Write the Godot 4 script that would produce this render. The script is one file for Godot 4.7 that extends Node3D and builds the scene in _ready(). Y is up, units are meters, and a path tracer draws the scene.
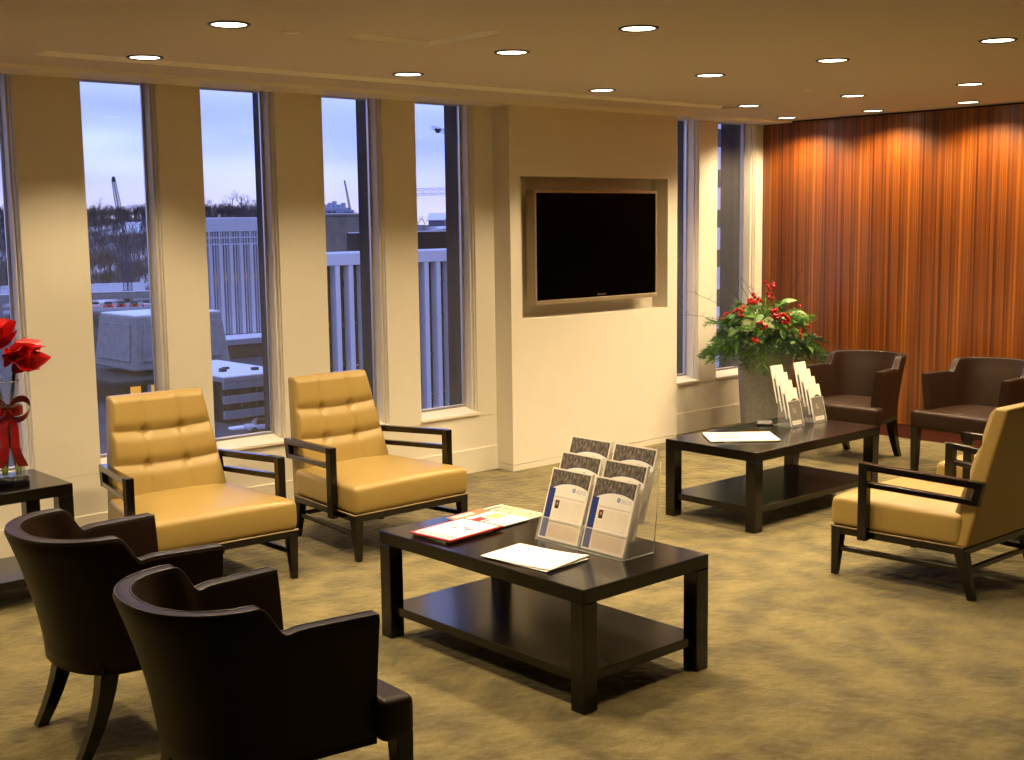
extends Node3D

var used := {}
var M := {}
var rng := RandomNumberGenerator.new()

# ------------------------------------------------------------------ helpers
func numbered(n: String) -> String:
	if not used.has(n):
		used[n] = 0
		return n
	used[n] += 1
	return "%s_%03d" % [n, used[n]]

func tag(o: Node, label: String, category: String, group := "") -> Node:
	o.set_meta("label", label)
	o.set_meta("category", category)
	if group != "":
		o.set_meta("group", group)
	return o

func thing(called: String, label: String, category: String, at := Vector3.ZERO, turn := 0.0, group := "") -> Node3D:
	var o := Node3D.new()
	o.name = numbered(called)
	add_child(o)
	o.position = at
	o.rotation.y = turn
	tag(o, label, category, group)
	return o

func copy_of(src: Node3D, label: String, at: Vector3, turn: float) -> Node3D:
	var base: String = src.get_meta("base_name")
	var o: Node3D = src.duplicate()
	o.name = numbered(base)
	add_child(o)
	o.position = at
	o.rotation.y = turn
	o.set_meta("label", label)
	return o

func begin() -> SurfaceTool:
	var st := SurfaceTool.new()
	st.begin(Mesh.PRIMITIVE_TRIANGLES)
	st.set_smooth_group(0)
	return st

func obj(called: String, st: SurfaceTool, m: Material, parent: Node = null, smooth := false) -> MeshInstance3D:
	if smooth:
		st.generate_normals()
	var o := MeshInstance3D.new()
	o.mesh = st.commit()
	o.material_override = m
	if parent == null:
		o.name = numbered(called)
		add_child(o)
	else:
		o.name = called
		parent.add_child(o, true)
	return o

func inst(called: String, mesh: Mesh, m: Material, parent: Node, tf := Transform3D()) -> MeshInstance3D:
	var o := MeshInstance3D.new()
	o.mesh = mesh
	o.material_override = m
	o.transform = tf
	o.name = called
	parent.add_child(o, true)
	return o

func struct(called: String, st: SurfaceTool, m: Material, smooth := false) -> MeshInstance3D:
	var o := obj(called, st, m, null, smooth)
	o.set_meta("kind", "structure")
	return o

func struct_node(called: String) -> Node3D:
	var o := Node3D.new()
	o.name = called
	add_child(o)
	o.set_meta("kind", "structure")
	return o

# flat polygon, facing away from the point "inside"
func poly(st: SurfaceTool, pts: Array, inside: Vector3) -> void:
	var c := Vector3.ZERO
	for p in pts:
		c += p
	c /= pts.size()
	var n: Vector3 = (pts[1] - pts[0]).cross(pts[2] - pts[0])
	if n.length() < 1e-12:
		return
	n = n.normalized()
	var q := pts.duplicate()
	if n.dot(c - inside) < 0.0:
		n = -n
		q.reverse()
	for i in range(1, q.size() - 1):
		for p in [q[0], q[i + 1], q[i]]:
			st.set_normal(n)
			st.add_vertex(p)

# chamfered box between two corners, optionally bent by f
func solid(st: SurfaceTool, a: Vector3, b: Vector3, ch := 0.0, f = null) -> void:
	var c := (a + b) / 2.0
	var h := (b - a).abs() / 2.0
	ch = minf(ch, minf(h.x, minf(h.y, h.z)) * 0.9)
	var mp := func(p: Vector3) -> Vector3:
		return f.call(p + c) if f != null else p + c
	var mc: Vector3 = mp.call(Vector3.ZERO)
	for ax in 3:
		var u := (ax + 1) % 3
		var v := (ax + 2) % 3
		for s in [-1.0, 1.0]:
			var q := []
			for e in [[-1, -1], [1, -1], [1, 1], [-1, 1]]:
				var p := Vector3.ZERO
				p[ax] = s * h[ax]
				p[u] = e[0] * (h[u] - ch)
				p[v] = e[1] * (h[v] - ch)
				q.append(mp.call(p))
			poly(st, q, mc)
		if ch > 0.0:
			for su in [-1.0, 1.0]:
				for sv in [-1.0, 1.0]:
					var q := []
					for e in [[0, -1], [0, 1], [1, 1], [1, -1]]:
						var p := Vector3.ZERO
						p[ax] = e[1] * (h[ax] - ch)
						p[u] = su * (h[u] - (ch if e[0] == 1 else 0.0))
						p[v] = sv * (h[v] - (ch if e[0] == 0 else 0.0))
						q.append(mp.call(p))
					poly(st, q, mc)
	if ch > 0.0:
		for sx in [-1.0, 1.0]:
			for sy in [-1.0, 1.0]:
				for sz in [-1.0, 1.0]:
					var k := h - Vector3(ch, ch, ch)
					poly(st, [mp.call(Vector3(sx * h.x, sy * k.y, sz * k.z)), mp.call(Vector3(sx * k.x, sy * h.y, sz * k.z)), mp.call(Vector3(sx * k.x, sy * k.y, sz * h.z))], mc)

func box(a: Vector3, b: Vector3, ch := 0.0, f = null) -> SurfaceTool:
	var st := begin()
	solid(st, a, b, ch, f)
	return st

# bar between two points with rectangular sections (half sizes along two given axes)
func bar(st: SurfaceTool, p: Vector3, q: Vector3, ax: Vector3, ay: Vector3, w0: Vector2, w1: Vector2, ch := 0.003) -> void:
	var l := (q - p).length()
	solid(st, Vector3(-1, -1, 0) * Vector3(w0.x, w0.y, 0), Vector3(w0.x, w0.y, l), ch, func(s: Vector3) -> Vector3:
		var t := s.z / l
		var k := Vector2(1, 1).lerp(Vector2(w1.x / w0.x, w1.y / w0.y), t)
		return p.lerp(q, t) + ax * s.x * k.x + ay * s.y * k.y)

func tri3(st: SurfaceTool, a: Vector3, b: Vector3, c: Vector3, out: Vector3) -> void:
	if (b - a).cross(c - a).dot(out) > 0.0:
		st.add_vertex(a); st.add_vertex(c); st.add_vertex(b)
	else:
		st.add_vertex(a); st.add_vertex(b); st.add_vertex(c)

func quad4(st: SurfaceTool, a: Vector3, b: Vector3, c: Vector3, d: Vector3, out: Vector3) -> void:
	tri3(st, a, b, c, out)
	tri3(st, a, c, d, out)

func ticks(h: float, r: float, n: int) -> Array:
	var o := []
	for k in [0.0, 0.12, 0.35, 0.65]:
		o.append(-h + r * k)
	for i in n + 1:
		o.append(lerpf(-h + r, h - r, float(i) / n))
	for k in [0.65, 0.35, 0.12, 0.0]:
		o.append(h - r * k)
	return o

# rounded, smooth box (cushions), optionally bent by f; call generate_normals afterwards
func rbox(st: SurfaceTool, a: Vector3, b: Vector3, r: float, n: Vector3i, f = null) -> void:
	var c := (a + b) / 2.0
	var h := (b - a).abs() / 2.0
	r = minf(r, minf(h.x, minf(h.y, h.z)) * 0.98)
	var inner := h - Vector3(r, r, r)
	for ax in 3:
		var u := (ax + 1) % 3
		var v := (ax + 2) % 3
		var tu := ticks(h[u], r, n[u])
		var tv := ticks(h[v], r, n[v])
		for s in [-1.0, 1.0]:
			var grid := []
			for i in tu.size():
				var row := []
				for j in tv.size():
					var q := Vector3.ZERO
					q[ax] = s * h[ax]
					q[u] = tu[i]
					q[v] = tv[j]
					var k := q.clamp(-inner, inner)
					var p: Vector3 = k + (q - k).normalized() * r + c
					row.append(f.call(p) if f != null else p)
				grid.append(row)
			var out := Vector3.ZERO
			out[ax] = s
			for i in tu.size() - 1:
				for j in tv.size() - 1:
					var p0: Vector3 = grid[i][j]
					var p1: Vector3 = grid[i + 1][j]
					var p2: Vector3 = grid[i + 1][j + 1]
					var p3: Vector3 = grid[i][j + 1]
					# winding fixed by the unbent orientation
					if s > 0:
						for p in [p0, p2, p1, p0, p3, p2]:
							st.add_vertex(p)
					else:
						for p in [p0, p1, p2, p0, p2, p3]:
							st.add_vertex(p)

# surface of revolution about y through "at"; profile of (radius, y)
func lathe(st: SurfaceTool, prof: Array, seg: int, at := Vector3.ZERO) -> void:
	for i in prof.size() - 1:
		for k in seg:
			var t0 := TAU * k / seg
			var t1 := TAU * (k + 1) / seg
			var p: Vector2 = prof[i]
			var q: Vector2 = prof[i + 1]
			var a := at + Vector3(p.x * cos(t0), p.y, p.x * sin(t0))
			var b := at + Vector3(p.x * cos(t1), p.y, p.x * sin(t1))
			var c := at + Vector3(q.x * cos(t1), q.y, q.x * sin(t1))
			var d := at + Vector3(q.x * cos(t0), q.y, q.x * sin(t0))
			# profile runs so that outside lies to the right of its direction when going up
			if p.x > 1e-6:
				st.add_vertex(a); st.add_vertex(c); st.add_vertex(b)
			if q.x > 1e-6:
				st.add_vertex(a); st.add_vertex(d); st.add_vertex(c)

func tube(st: SurfaceTool, pts: Array, radii: Array, seg: int, closed_ends := true) -> void:
	var rings := []
	var nrm := Vector3.UP
	for i in pts.size():
		var d: Vector3 = (pts[mini(i + 1, pts.size() - 1)] - pts[maxi(i - 1, 0)]).normalized()
		if i == 0:
			nrm = Vector3.UP if absf(d.y) < 0.9 else Vector3.RIGHT
		nrm = (nrm - d * nrm.dot(d)).normalized()
		var bn := d.cross(nrm)
		var ring := []
		for k in seg:
			var t := TAU * k / seg
			ring.append(pts[i] + (nrm * cos(t) + bn * sin(t)) * radii[mini(i, radii.size() - 1)])
		rings.append(ring)
	for i in rings.size() - 1:
		for k in seg:
			var l := (k + 1) % seg
			var c: Vector3 = (pts[i] + pts[i + 1]) / 2.0
			quad4(st, rings[i][k], rings[i][l], rings[i + 1][l], rings[i + 1][k], (rings[i][k] + rings[i + 1][l]) / 2.0 - c)
	if closed_ends:
		for e in [[0, pts[0] - pts[1]], [rings.size() - 1, pts[-1] - pts[-2]]]:
			for k in range(1, seg - 1):
				tri3(st, rings[e[0]][0], rings[e[0]][k], rings[e[0]][k + 1], e[1])

# triangular strip along p-q, its section spanned by p, p+a, p+b
func prism(st: SurfaceTool, p: Vector3, q: Vector3, a: Vector3, b: Vector3) -> void:
	var c := (p + q) / 2.0 + (a + b) / 3.0
	poly(st, [p, q, q + a, p + a], c)
	poly(st, [p, q, q + b, p + b], c)
	poly(st, [p + a, q + a, q + b, p + b], c)
	poly(st, [p, p + a, p + b], c)
	poly(st, [q, q + a, q + b], c)

# textured rectangle: p + u*x + v*y, image upright
func card(st: SurfaceTool, p: Vector3, ux: Vector3, vy: Vector3) -> void:
	var n := ux.cross(vy).normalized()
	var q := [[p + vy, Vector2(0, 0)], [p + ux + vy, Vector2(1, 0)], [p + ux, Vector2(1, 1)], [p + vy, Vector2(0, 0)], [p + ux, Vector2(1, 1)], [p, Vector2(0, 1)]]
	for e in q:
		st.set_normal(n)
		st.set_uv(e[1])
		st.add_vertex(e[0])

func mat(called: String, c: Color, rough: float, metal := 0.0) -> StandardMaterial3D:
	var m := StandardMaterial3D.new()
	m.resource_name = called
	m.albedo_color = c
	m.roughness = rough
	m.metallic = metal
	M[called] = m
	return m

func noise_tex(freq: float, octaves: int, ramp: Array, size := 512, sd := 1, kind := FastNoiseLite.TYPE_SIMPLEX_SMOOTH) -> NoiseTexture2D:
	var n := FastNoiseLite.new()
	n.noise_type = kind
	n.frequency = freq
	n.fractal_octaves = octaves
	n.seed = sd
	var t := NoiseTexture2D.new()
	t.width = size
	t.height = size
	t.seamless = true
	t.noise = n
	if ramp.size() > 0:
		var g := Gradient.new()
		var offs := PackedFloat32Array()
		var cols := PackedColorArray()
		for r in ramp:
			offs.append(r[0])
			cols.append(r[1])
		g.offsets = offs
		g.colors = cols
		t.color_ramp = g
	return t

func triplanar(m: StandardMaterial3D, scale: Vector3, world := true) -> void:
	m.uv1_triplanar = true
	m.uv1_world_triplanar = world
	m.uv1_scale = scale

# ------------------------------------------------------------------ camera, sky, exposure
func setup() -> void:
	var cam := Camera3D.new()
	cam.name = "camera"
	add_child(cam)
	cam.transform = Transform3D(Basis(Vector3(0.74285868, -0.01309348, 0.66932021), Vector3(0.09437268, 0.99187258, -0.08533809), Vector3(-0.66276299, 0.12655968, 0.73805682)), Vector3(0, 1.65, 6.2048))
	cam.fov = 33.907
	cam.near = 0.05
	cam.far = 4000.0
	cam.current = true
	var env := Environment.new()
	env.tonemap_mode = Environment.TONE_MAPPER_LINEAR
	env.tonemap_exposure = 1.0
	env.sdfgi_enabled = true
	env.ssao_enabled = true
	env.ssil_enabled = true
	# winter dusk: an even blue overcast with long thin cloud streaks, the same all round
	var sky := Sky.new()
	var sm := PanoramaSkyMaterial.new()
	var im := Image.create(1024, 512, false, Image.FORMAT_RGB8)
	var n := FastNoiseLite.new()
	n.seed = 5
	n.frequency = 0.9
	n.fractal_octaves = 4
	for y in 512:
		var el := (0.5 - (y + 0.5) / 512.0) * PI
		for x in 1024:
			var az := TAU * x / 1024.0
			var v := n.get_noise_3d(cos(az) * 3.0, el * 26.0, sin(az) * 3.0)
			var k := clampf(0.5 + v * 0.9, 0.0, 1.0)
			var c := Color(0.50, 0.575, 0.92).lerp(Color(0.69, 0.75, 0.985), k)
			var low := clampf(1.0 - el / 0.06, 0.0, 1.0)
			if el < 0.0:
				c = Color(0.70, 0.68, 0.76)
			else:
				c = c.lerp(Color(0.78, 0.74, 0.83), low * 0.8)
			im.set_pixel(x, y, c)
	sm.panorama = ImageTexture.create_from_image(im)
	sky.sky_material = sm
	env.background_mode = Environment.BG_SKY
	env.sky = sky
	env.background_energy_multiplier = 1.85
	var we := WorldEnvironment.new()
	we.name = "world_environment"
	we.environment = env
	add_child(we)

const LAMP_COLOR := Color(1.0, 0.885, 0.70)
const LAMP_ENERGY := 3.2

# ------------------------------------------------------------------ materials
func materials() -> void:
	var m := mat("wall_paint", Color(0.89, 0.86, 0.79), 0.75)
	m.albedo_texture = noise_tex(0.02, 4, [[0.0, Color(0.985, 0.985, 0.985)], [1.0, Color(1, 1, 1)]], 256, 3)
	triplanar(m, Vector3(0.6, 0.6, 0.6))
	m = mat("trim_paint", Color(0.88, 0.85, 0.78), 0.5)
	m = mat("ceiling_paint", Color(0.79, 0.75, 0.71), 0.85)
	m = mat("liner_white", Color(0.97, 0.96, 0.95), 0.4)
	m = mat("carpet", Color(1, 1, 1), 0.95)
	m.albedo_texture = noise_tex(0.012, 5, [[0.0, Color(0.32, 0.285, 0.155)], [0.42, Color(0.425, 0.38, 0.21)], [0.6, Color(0.475, 0.425, 0.24)], [1.0, Color(0.55, 0.495, 0.295)]], 1024, 7)
	triplanar(m, Vector3(0.33, 0.33, 0.33))
	m.detail_enabled = true
	m.detail_blend_mode = BaseMaterial3D.BLEND_MODE_MUL
	m.detail_uv_layer = BaseMaterial3D.DETAIL_UV_2
	m.detail_albedo = noise_tex(0.11, 3, [[0.0, Color(0.70, 0.70, 0.70)], [0.5, Color(0.93, 0.93, 0.93)], [1.0, Color(1, 1, 1)]], 512, 9)
	m.uv2_triplanar = true
	m.uv2_world_triplanar = true
	m.uv2_scale = Vector3(1.7, 1.7, 1.7)
	m.heightmap_enabled = true
	m.heightmap_texture = noise_tex(0.08, 3, [], 512, 11)
	m.heightmap_scale = 1.2
	m.rim_enabled = true
	m.rim = 0.35
	m.rim_tint = 0.8
	m = mat("espresso_wood", Color(0.055, 0.024, 0.016), 0.22)
	m.metallic_specular = 0.38
	m.albedo_texture = noise_tex(0.02, 4, [[0.0, Color(0.72, 0.70, 0.68)], [1.0, Color(1, 1, 1)]], 256, 13)
	triplanar(m, Vector3(4.0, 4.0, 0.5), false)
	m.clearcoat_enabled = true
	m.clearcoat = 0.35
	m.clearcoat_roughness = 0.12
	m = mat("tan_leather", Color(0.61, 0.51, 0.275), 0.38)
	m = mat("tan_piping", Color(0.58, 0.49, 0.33), 0.45)
	m = mat("brown_leather", Color(0.155, 0.092, 0.052), 0.42)
	m.metallic_specular = 0.34
	m = mat("brown_piping", Color(0.07, 0.037, 0.025), 0.4)
	m = mat("aluminium", Color(0.78, 0.78, 0.80), 0.3, 0.9)
	m = mat("bezel_silver", Color(0.62, 0.56, 0.46), 0.4, 0.35)
	m = mat("screen_black", Color(0.012, 0.010, 0.010), 0.12)
	m.metallic_specular = 0.12
	m = mat("lamp_trim", Color(0.20, 0.19, 0.18), 0.4, 0.5)
	m = mat("lamp_glow", Color(1, 1, 1), 0.5)
	m.emission_enabled = true
	m.emission = Color(1.0, 0.93, 0.80)
	m.emission_energy_multiplier = 6.0
	m = mat("glass_pane", Color(1, 1, 1, 0.03), 0.02)
	m.metallic_specular = 0.28
	m.transparency = BaseMaterial3D.TRANSPARENCY_ALPHA
	m = mat("acrylic", Color(1, 1, 1, 0.06), 0.04)
	m.transparency = BaseMaterial3D.TRANSPARENCY_ALPHA
	m = mat("acrylic_edge", Color(0.86, 0.88, 0.84), 0.15)
	m = mat("granite", Color(1, 1, 1), 0.6)
	m.metallic_specular = 0.3
	m.albedo_texture = noise_tex(0.16, 3, [[0.0, Color(0.02, 0.02, 0.025)], [0.55, Color(0.07, 0.07, 0.08)], [0.70, Color(0.16, 0.16, 0.18)], [0.82, Color(0.42, 0.42, 0.45)], [1.0, Color(0.6, 0.6, 0.62)]], 512, 21)
	triplanar(m, Vector3(1.2, 1.2, 1.2))
	m = mat("planter_metal", Color(0.56, 0.55, 0.53), 0.45, 0.15)
	m.albedo_texture = noise_tex(0.05, 3, [[0.0, Color(0.86, 0.86, 0.86)], [1.0, Color(1, 1, 1)]], 256, 23)
	triplanar(m, Vector3(2, 2, 2), false)
	m = mat("paper", Color(0.95, 0.94, 0.91), 0.6)
	m = mat("black_leather", Color(0.03, 0.028, 0.027), 0.4)
	m = mat("soil", Color(0.08, 0.06, 0.045), 0.95)
	m = mat("fir_green", Color(0.30, 0.49, 0.13), 0.5)
	m.backlight_enabled = true
	m.backlight = Color(0.08, 0.14, 0.03)
	m = mat("fir_dark", Color(0.12, 0.26, 0.09), 0.5)
	m = mat("leaf_green", Color(0.30, 0.47, 0.15), 0.35)
	m.backlight_enabled = true
	m.backlight = Color(0.10, 0.18, 0.04)
	m = mat("leaf_pale", Color(0.47, 0.52, 0.28), 0.45)
	m = mat("berry_red", Color(0.62, 0.05, 0.04), 0.25)
	m = mat("twig", Color(0.20, 0.11, 0.07), 0.7)
	m = mat("petal_red", Color(0.74, 0.03, 0.04), 0.45)
	m.backlight_enabled = true
	m.backlight = Color(0.30, 0.02, 0.02)
	m = mat("stamen", Color(0.80, 0.62, 0.20), 0.6)
	m = mat("stem_green", Color(0.47, 0.56, 0.17), 0.45)
	m = mat("stem_dark", Color(0.16, 0.22, 0.08), 0.5)
	m = mat("ribbon_red", Color(0.52, 0.03, 0.06), 0.35)
	m = mat("vase_glass", Color(0.97, 1.0, 0.98, 0.05), 0.02)
	m.transparency = BaseMaterial3D.TRANSPARENCY_ALPHA
	m = mat("vase_base", Color(0.05, 0.055, 0.07), 0.08)
	# outdoors
	m = mat("concrete", Color(0.56, 0.56, 0.56), 0.9)
	m.albedo_texture = noise_tex(0.03, 4, [[0.0, Color(0.82, 0.82, 0.82)], [1.0, Color(1, 1, 1)]], 256, 31)
	triplanar(m, Vector3(0.08, 0.08, 0.08))
	m = mat("pale_concrete", Color(0.74, 0.74, 0.77), 0.9)
	m = mat("white_cladding", Color(0.80, 0.81, 0.86), 0.7)
	m = mat("tan_stone", Color(0.55, 0.53, 0.49), 0.9)
	m.albedo_texture = noise_tex(0.03, 4, [[0.0, Color(0.80, 0.80, 0.80)], [1.0, Color(1, 1, 1)]], 256, 33)
	triplanar(m, Vector3(0.05, 0.05, 0.05))
	m = mat("dark_cladding", Color(0.13, 0.125, 0.12), 0.8)
	m = mat("dark_window", Color(0.035, 0.038, 0.05), 0.15)
	m = mat("grey_band", Color(0.50, 0.50, 0.53), 0.85)
	m = mat("asphalt", Color(0.24, 0.24, 0.26), 0.9)
	m.albedo_texture = noise_tex(0.02, 5, [[0.0, Color(0.7, 0.7, 0.7)], [0.62, Color(1, 1, 1)], [0.74, Color(2.6, 2.6, 2.7)], [1.0, Color(2.8, 2.8, 3.0)]], 512, 35)
	triplanar(m, Vector3(0.012, 0.012, 0.012))
	m = mat("snow", Color(0.93, 0.94, 0.97), 0.8)
	m = mat("old_snow", Color(0.72, 0.73, 0.77), 0.9)
	m = mat("amber_window", Color(0.9, 0.7, 0.3), 0.6)
	m.emission_enabled = true
	m.emission = Color(1.0, 0.72, 0.25)
	m.emission_energy_multiplier = 0.7
	m = mat("brown_wall", Color(0.26, 0.19, 0.13), 0.9)
	m = mat("bark", Color(0.17, 0.15, 0.16), 0.95)
	m = mat("pale_bark", Color(0.34, 0.31, 0.33), 0.95)
	m = mat("steel_dark", Color(0.16, 0.17, 0.22), 0.6, 0.3)
	m = mat("steel_blue", Color(0.12, 0.17, 0.36), 0.6, 0.2)
	m = mat("steel_pale", Color(0.62, 0.65, 0.74), 0.6, 0.2)
	m = mat("house_wall", Color(0.42, 0.42, 0.48), 0.9)
	m = mat("car_dark", Color(0.08, 0.08, 0.11), 0.3, 0.3)
	m = mat("car_white", Color(0.75, 0.76, 0.80), 0.3, 0.1)
	m = mat("car_red", Color(0.5, 0.08, 0.07), 0.3, 0.1)
	m = mat("tail_lamp", Color(0.8, 0.1, 0.05), 0.4)
	m.emission_enabled = true
	m.emission = Color(1.0, 0.15, 0.08)
	m.emission_energy_multiplier = 1.5

# ------------------------------------------------------------------ the room
const CEIL := 2.402
const SOFFIT := 2.386
const X0 := -3.6
const X1 := 8.318
const Z1 := 9.2
const OPEN := [[1.92, 2.335], [2.68, 3.085], [3.345, 3.80], [4.12, 4.545], [4.80, 5.265], [7.05, 7.52], [7.745, 8.225]]
const SILL := 0.40

func room() -> void:
	# floor
	struct("floor", box(Vector3(X0 - 0.2, -0.25, -0.25), Vector3(X1 + 0.2, 0, Z1 + 0.2)), M.carpet)
	# ceiling slab with a long shallow slot by the windows and a square access recess
	var st := begin()
	var top := CEIL + 0.2
	var xa := X0 - 0.2
	var xb := X1 + 0.2
	solid(st, Vector3(xa, CEIL, -0.25), Vector3(xb, top, 0.62))
	solid(st, Vector3(xa, CEIL, 0.62), Vector3(2.2, top, 0.80))
	solid(st, Vector3(7.0, CEIL, 0.62), Vector3(xb, top, 0.80))
	solid(st, Vector3(2.2, CEIL + 0.022, 0.62), Vector3(7.0, top, 0.80))
	solid(st, Vector3(xa, CEIL, 0.80), Vector3(xb, top, 1.865))
	solid(st, Vector3(xa, CEIL, 1.865), Vector3(2.995, top, 2.385))
	solid(st, Vector3(3.44, CEIL, 1.865), Vector3(xb, top, 2.385))
	solid(st, Vector3(2.995, CEIL + 0.02, 1.865), Vector3(3.44, top, 2.385))
	solid(st, Vector3(xa, CEIL, 2.385), Vector3(xb, top, Z1 + 0.2))
	struct("ceiling", st, M.ceiling_paint)
	# white enamelled bevels on the edges of the slot and of the access recess
	st = begin()
	prism(st, Vector3(2.2, CEIL, 0.620), Vector3(7.0, CEIL, 0.620), Vector3(0, 0.022, 0), Vector3(0, 0.0215, 0.018))
	struct("trim_20", st, M.liner_white)
	st = begin()
	prism(st, Vector3(2.995, CEIL, 1.865), Vector3(3.44, CEIL, 1.865), Vector3(0, 0.020, 0), Vector3(0, 0.0195, 0.017))
	prism(st, Vector3(3.44, CEIL, 1.865), Vector3(3.44, CEIL, 2.385), Vector3(0, 0.020, 0), Vector3(-0.017, 0.0195, 0))
	struct("trim_21", st, M.liner_white)
	# stepped soffit band along the window wall
	st = begin()
	solid(st, Vector3(xa, SOFFIT, 0.0), Vector3(X1, CEIL, 0.27))
	prism(st, Vector3(xa, SOFFIT, 0.27), Vector3(X1, SOFFIT, 0.27), Vector3(0, 0.016, 0), Vector3(0, 0.016, 0.014))
	struct("trim_1", st, M.trim_paint)

	# window wall: base course and piers between the openings
	st = begin()
	solid(st, Vector3(xa, 0, -0.14), Vector3(X1, SILL - 0.03, 0))
	var left := xa
	for o in OPEN:
		solid(st, Vector3(left, SILL - 0.03, -0.14), Vector3(o[0], CEIL, 0), 0.003)
		left = o[1]
	solid(st, Vector3(left, SILL - 0.03, -0.14), Vector3(X1 + 0.02, CEIL, 0))
	struct("wall_left", st, M.wall_paint)
	# the projecting television wall, with its recess
	st = begin()
	var bz := 0.160
	solid(st, Vector3(5.43, 0.044, 0), Vector3(5.524, SOFFIT, bz))
	solid(st, Vector3(6.974, 0.044, 0), Vector3(7.08, SOFFIT, bz))
	solid(st, Vector3(5.524, 0.044, 0), Vector3(6.974, 1.005, bz))
	solid(st, Vector3(5.524, 1.938, 0), Vector3(6.974, SOFFIT, bz))
	solid(st, Vector3(5.524, 1.005, 0), Vector3(6.974, 1.938, 0.010))
	struct("wall_center", st, M.wall_paint)
	struct("baseboard_center", box(Vector3(5.430, 0, 0.0), Vector3(7.08, 0.040, bz), 0.001), M.trim_paint)
	# baseboards along the window wall
	st = begin()
	solid(st, Vector3(xa, 0, 0), Vector3(5.43, 0.163, 0.010), 0.003)
	struct("baseboard_left", st, M.trim_paint)
	struct("baseboard_back", box(Vector3(7.08, 0, 0), Vector3(X1, 0.163, 0.010), 0.003), M.trim_paint)

	# windows
	for i in OPEN.size():
		var a: float = OPEN[i][0]
		var b: float = OPEN[i][1]
		var w := struct_node("window_%d" % (i + 1))
		var zg := -0.105
		# glass
		obj("pane", box(Vector3(a, 0.44, zg - 0.006), Vector3(b - 0.02, CEIL, zg)), M.glass_pane, w)
		# thin metal frame round the glass
		st = begin()
		solid(st, Vector3(b - 0.034, 0.44, zg - 0.008), Vector3(b - 0.02, CEIL, zg + 0.008), 0.002)
		solid(st, Vector3(a, 0.432, zg - 0.008), Vector3(b - 0.02, 0.446, zg + 0.008), 0.002)
		solid(st, Vector3(a, 0.44, zg - 0.008), Vector3(a + 0.012, CEIL, zg + 0.008), 0.002)
		obj("frame", st, M.aluminium, w)
		# stepped jamb lining on the far side
		st = begin()
		solid(st, Vector3(b - 0.020, SILL, -0.14), Vector3(b + 0.001, CEIL, -0.034), 0.003)
		solid(st, Vector3(b - 0.008, SILL, -0.034), Vector3(b + 0.001, CEIL, -0.014), 0.002)
		obj("jamb", st, M.trim_paint, w)
		# sloping sill with a proud lip
		st = begin()
		var f := func(p: Vector3) -> Vector3:
			return Vector3(p.x, p.y + (clampf(-p.z / 0.105, 0.0, 1.0) * 0.045 if p.y > SILL - 0.02 else 0.0), p.z)
		solid(st, Vector3(a, SILL - 0.031, -0.14), Vector3(b, SILL, 0.0), 0.0, f)
		solid(st, Vector3(a - 0.012, SILL - 0.017, -0.001), Vector3(minf(b + 0.012, X1 - 0.01), SILL + 0.003, 0.014), 0.003)
		obj("sill", st, M.trim_paint, w)

	# polished granite fins outside
	for i in OPEN.size():
		var b: float = OPEN[i][1]
		var fin := box(Vector3(b + 0.135, -3.0, -0.465), Vector3(b + 0.25, 4.0, -0.14), 0.004)
		struct("trim_%d" % (i + 2), fin, M.granite)

	# veneer wall: slip-matched leaves on a backing wall, with a low base
	struct("wall_right", box(Vector3(X1 + 0.02, 0, -0.25), Vector3(X1 + 0.2, CEIL, Z1 + 0.2)), M.espresso_wood)
	veneer_panels(get_node("wall_right"))
	# the rest of the shell, behind the camera
	struct("wall_back", box(Vector3(xa, 0, Z1), Vector3(X1 + 0.02, CEIL, Z1 + 0.2)), M.wall_paint)
	struct("wall_front", box(Vector3(xa, 0, 0), Vector3(X0, CEIL, Z1)), M.wall_paint)

func veneer_texture(sd: int) -> ImageTexture:
	var w := 512
	var h := 512
	var n := FastNoiseLite.new()
	n.seed = sd
	n.frequency = 1.0
	n.fractal_octaves = 3
	var im := Image.create(w, h, false, Image.FORMAT_RGB8)
	var dark := Color(0.225, 0.092, 0.018)
	var mid := Color(0.40, 0.198, 0.038)
	var pale := Color(0.58, 0.335, 0.07)
	for y in h:
		var v := float(y) / h
		for x in w:
			var u := float(x) / w
			var uu := u + 0.006 * n.get_noise_2d(u * 2.0, v * 1.4)
			var k := 0.5 + 0.60 * n.get_noise_2d(uu * 6.0, v * 0.35) + 0.45 * n.get_noise_2d(uu * 19.0 + 40.0, v * 0.5) + 0.20 * n.get_noise_2d(uu * 70.0 + 90.0, v * 1.4) + 0.10 * n.get_noise_2d(u * 260.0, v * 18.0)
			k = clampf(k, 0.0, 1.0)
			var c := dark.lerp(mid, k / 0.5) if k < 0.5 else mid.lerp(pale, (k - 0.5) / 0.5)
			im.set_pixel(x, y, c)
	return ImageTexture.create_from_image(im)

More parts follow.
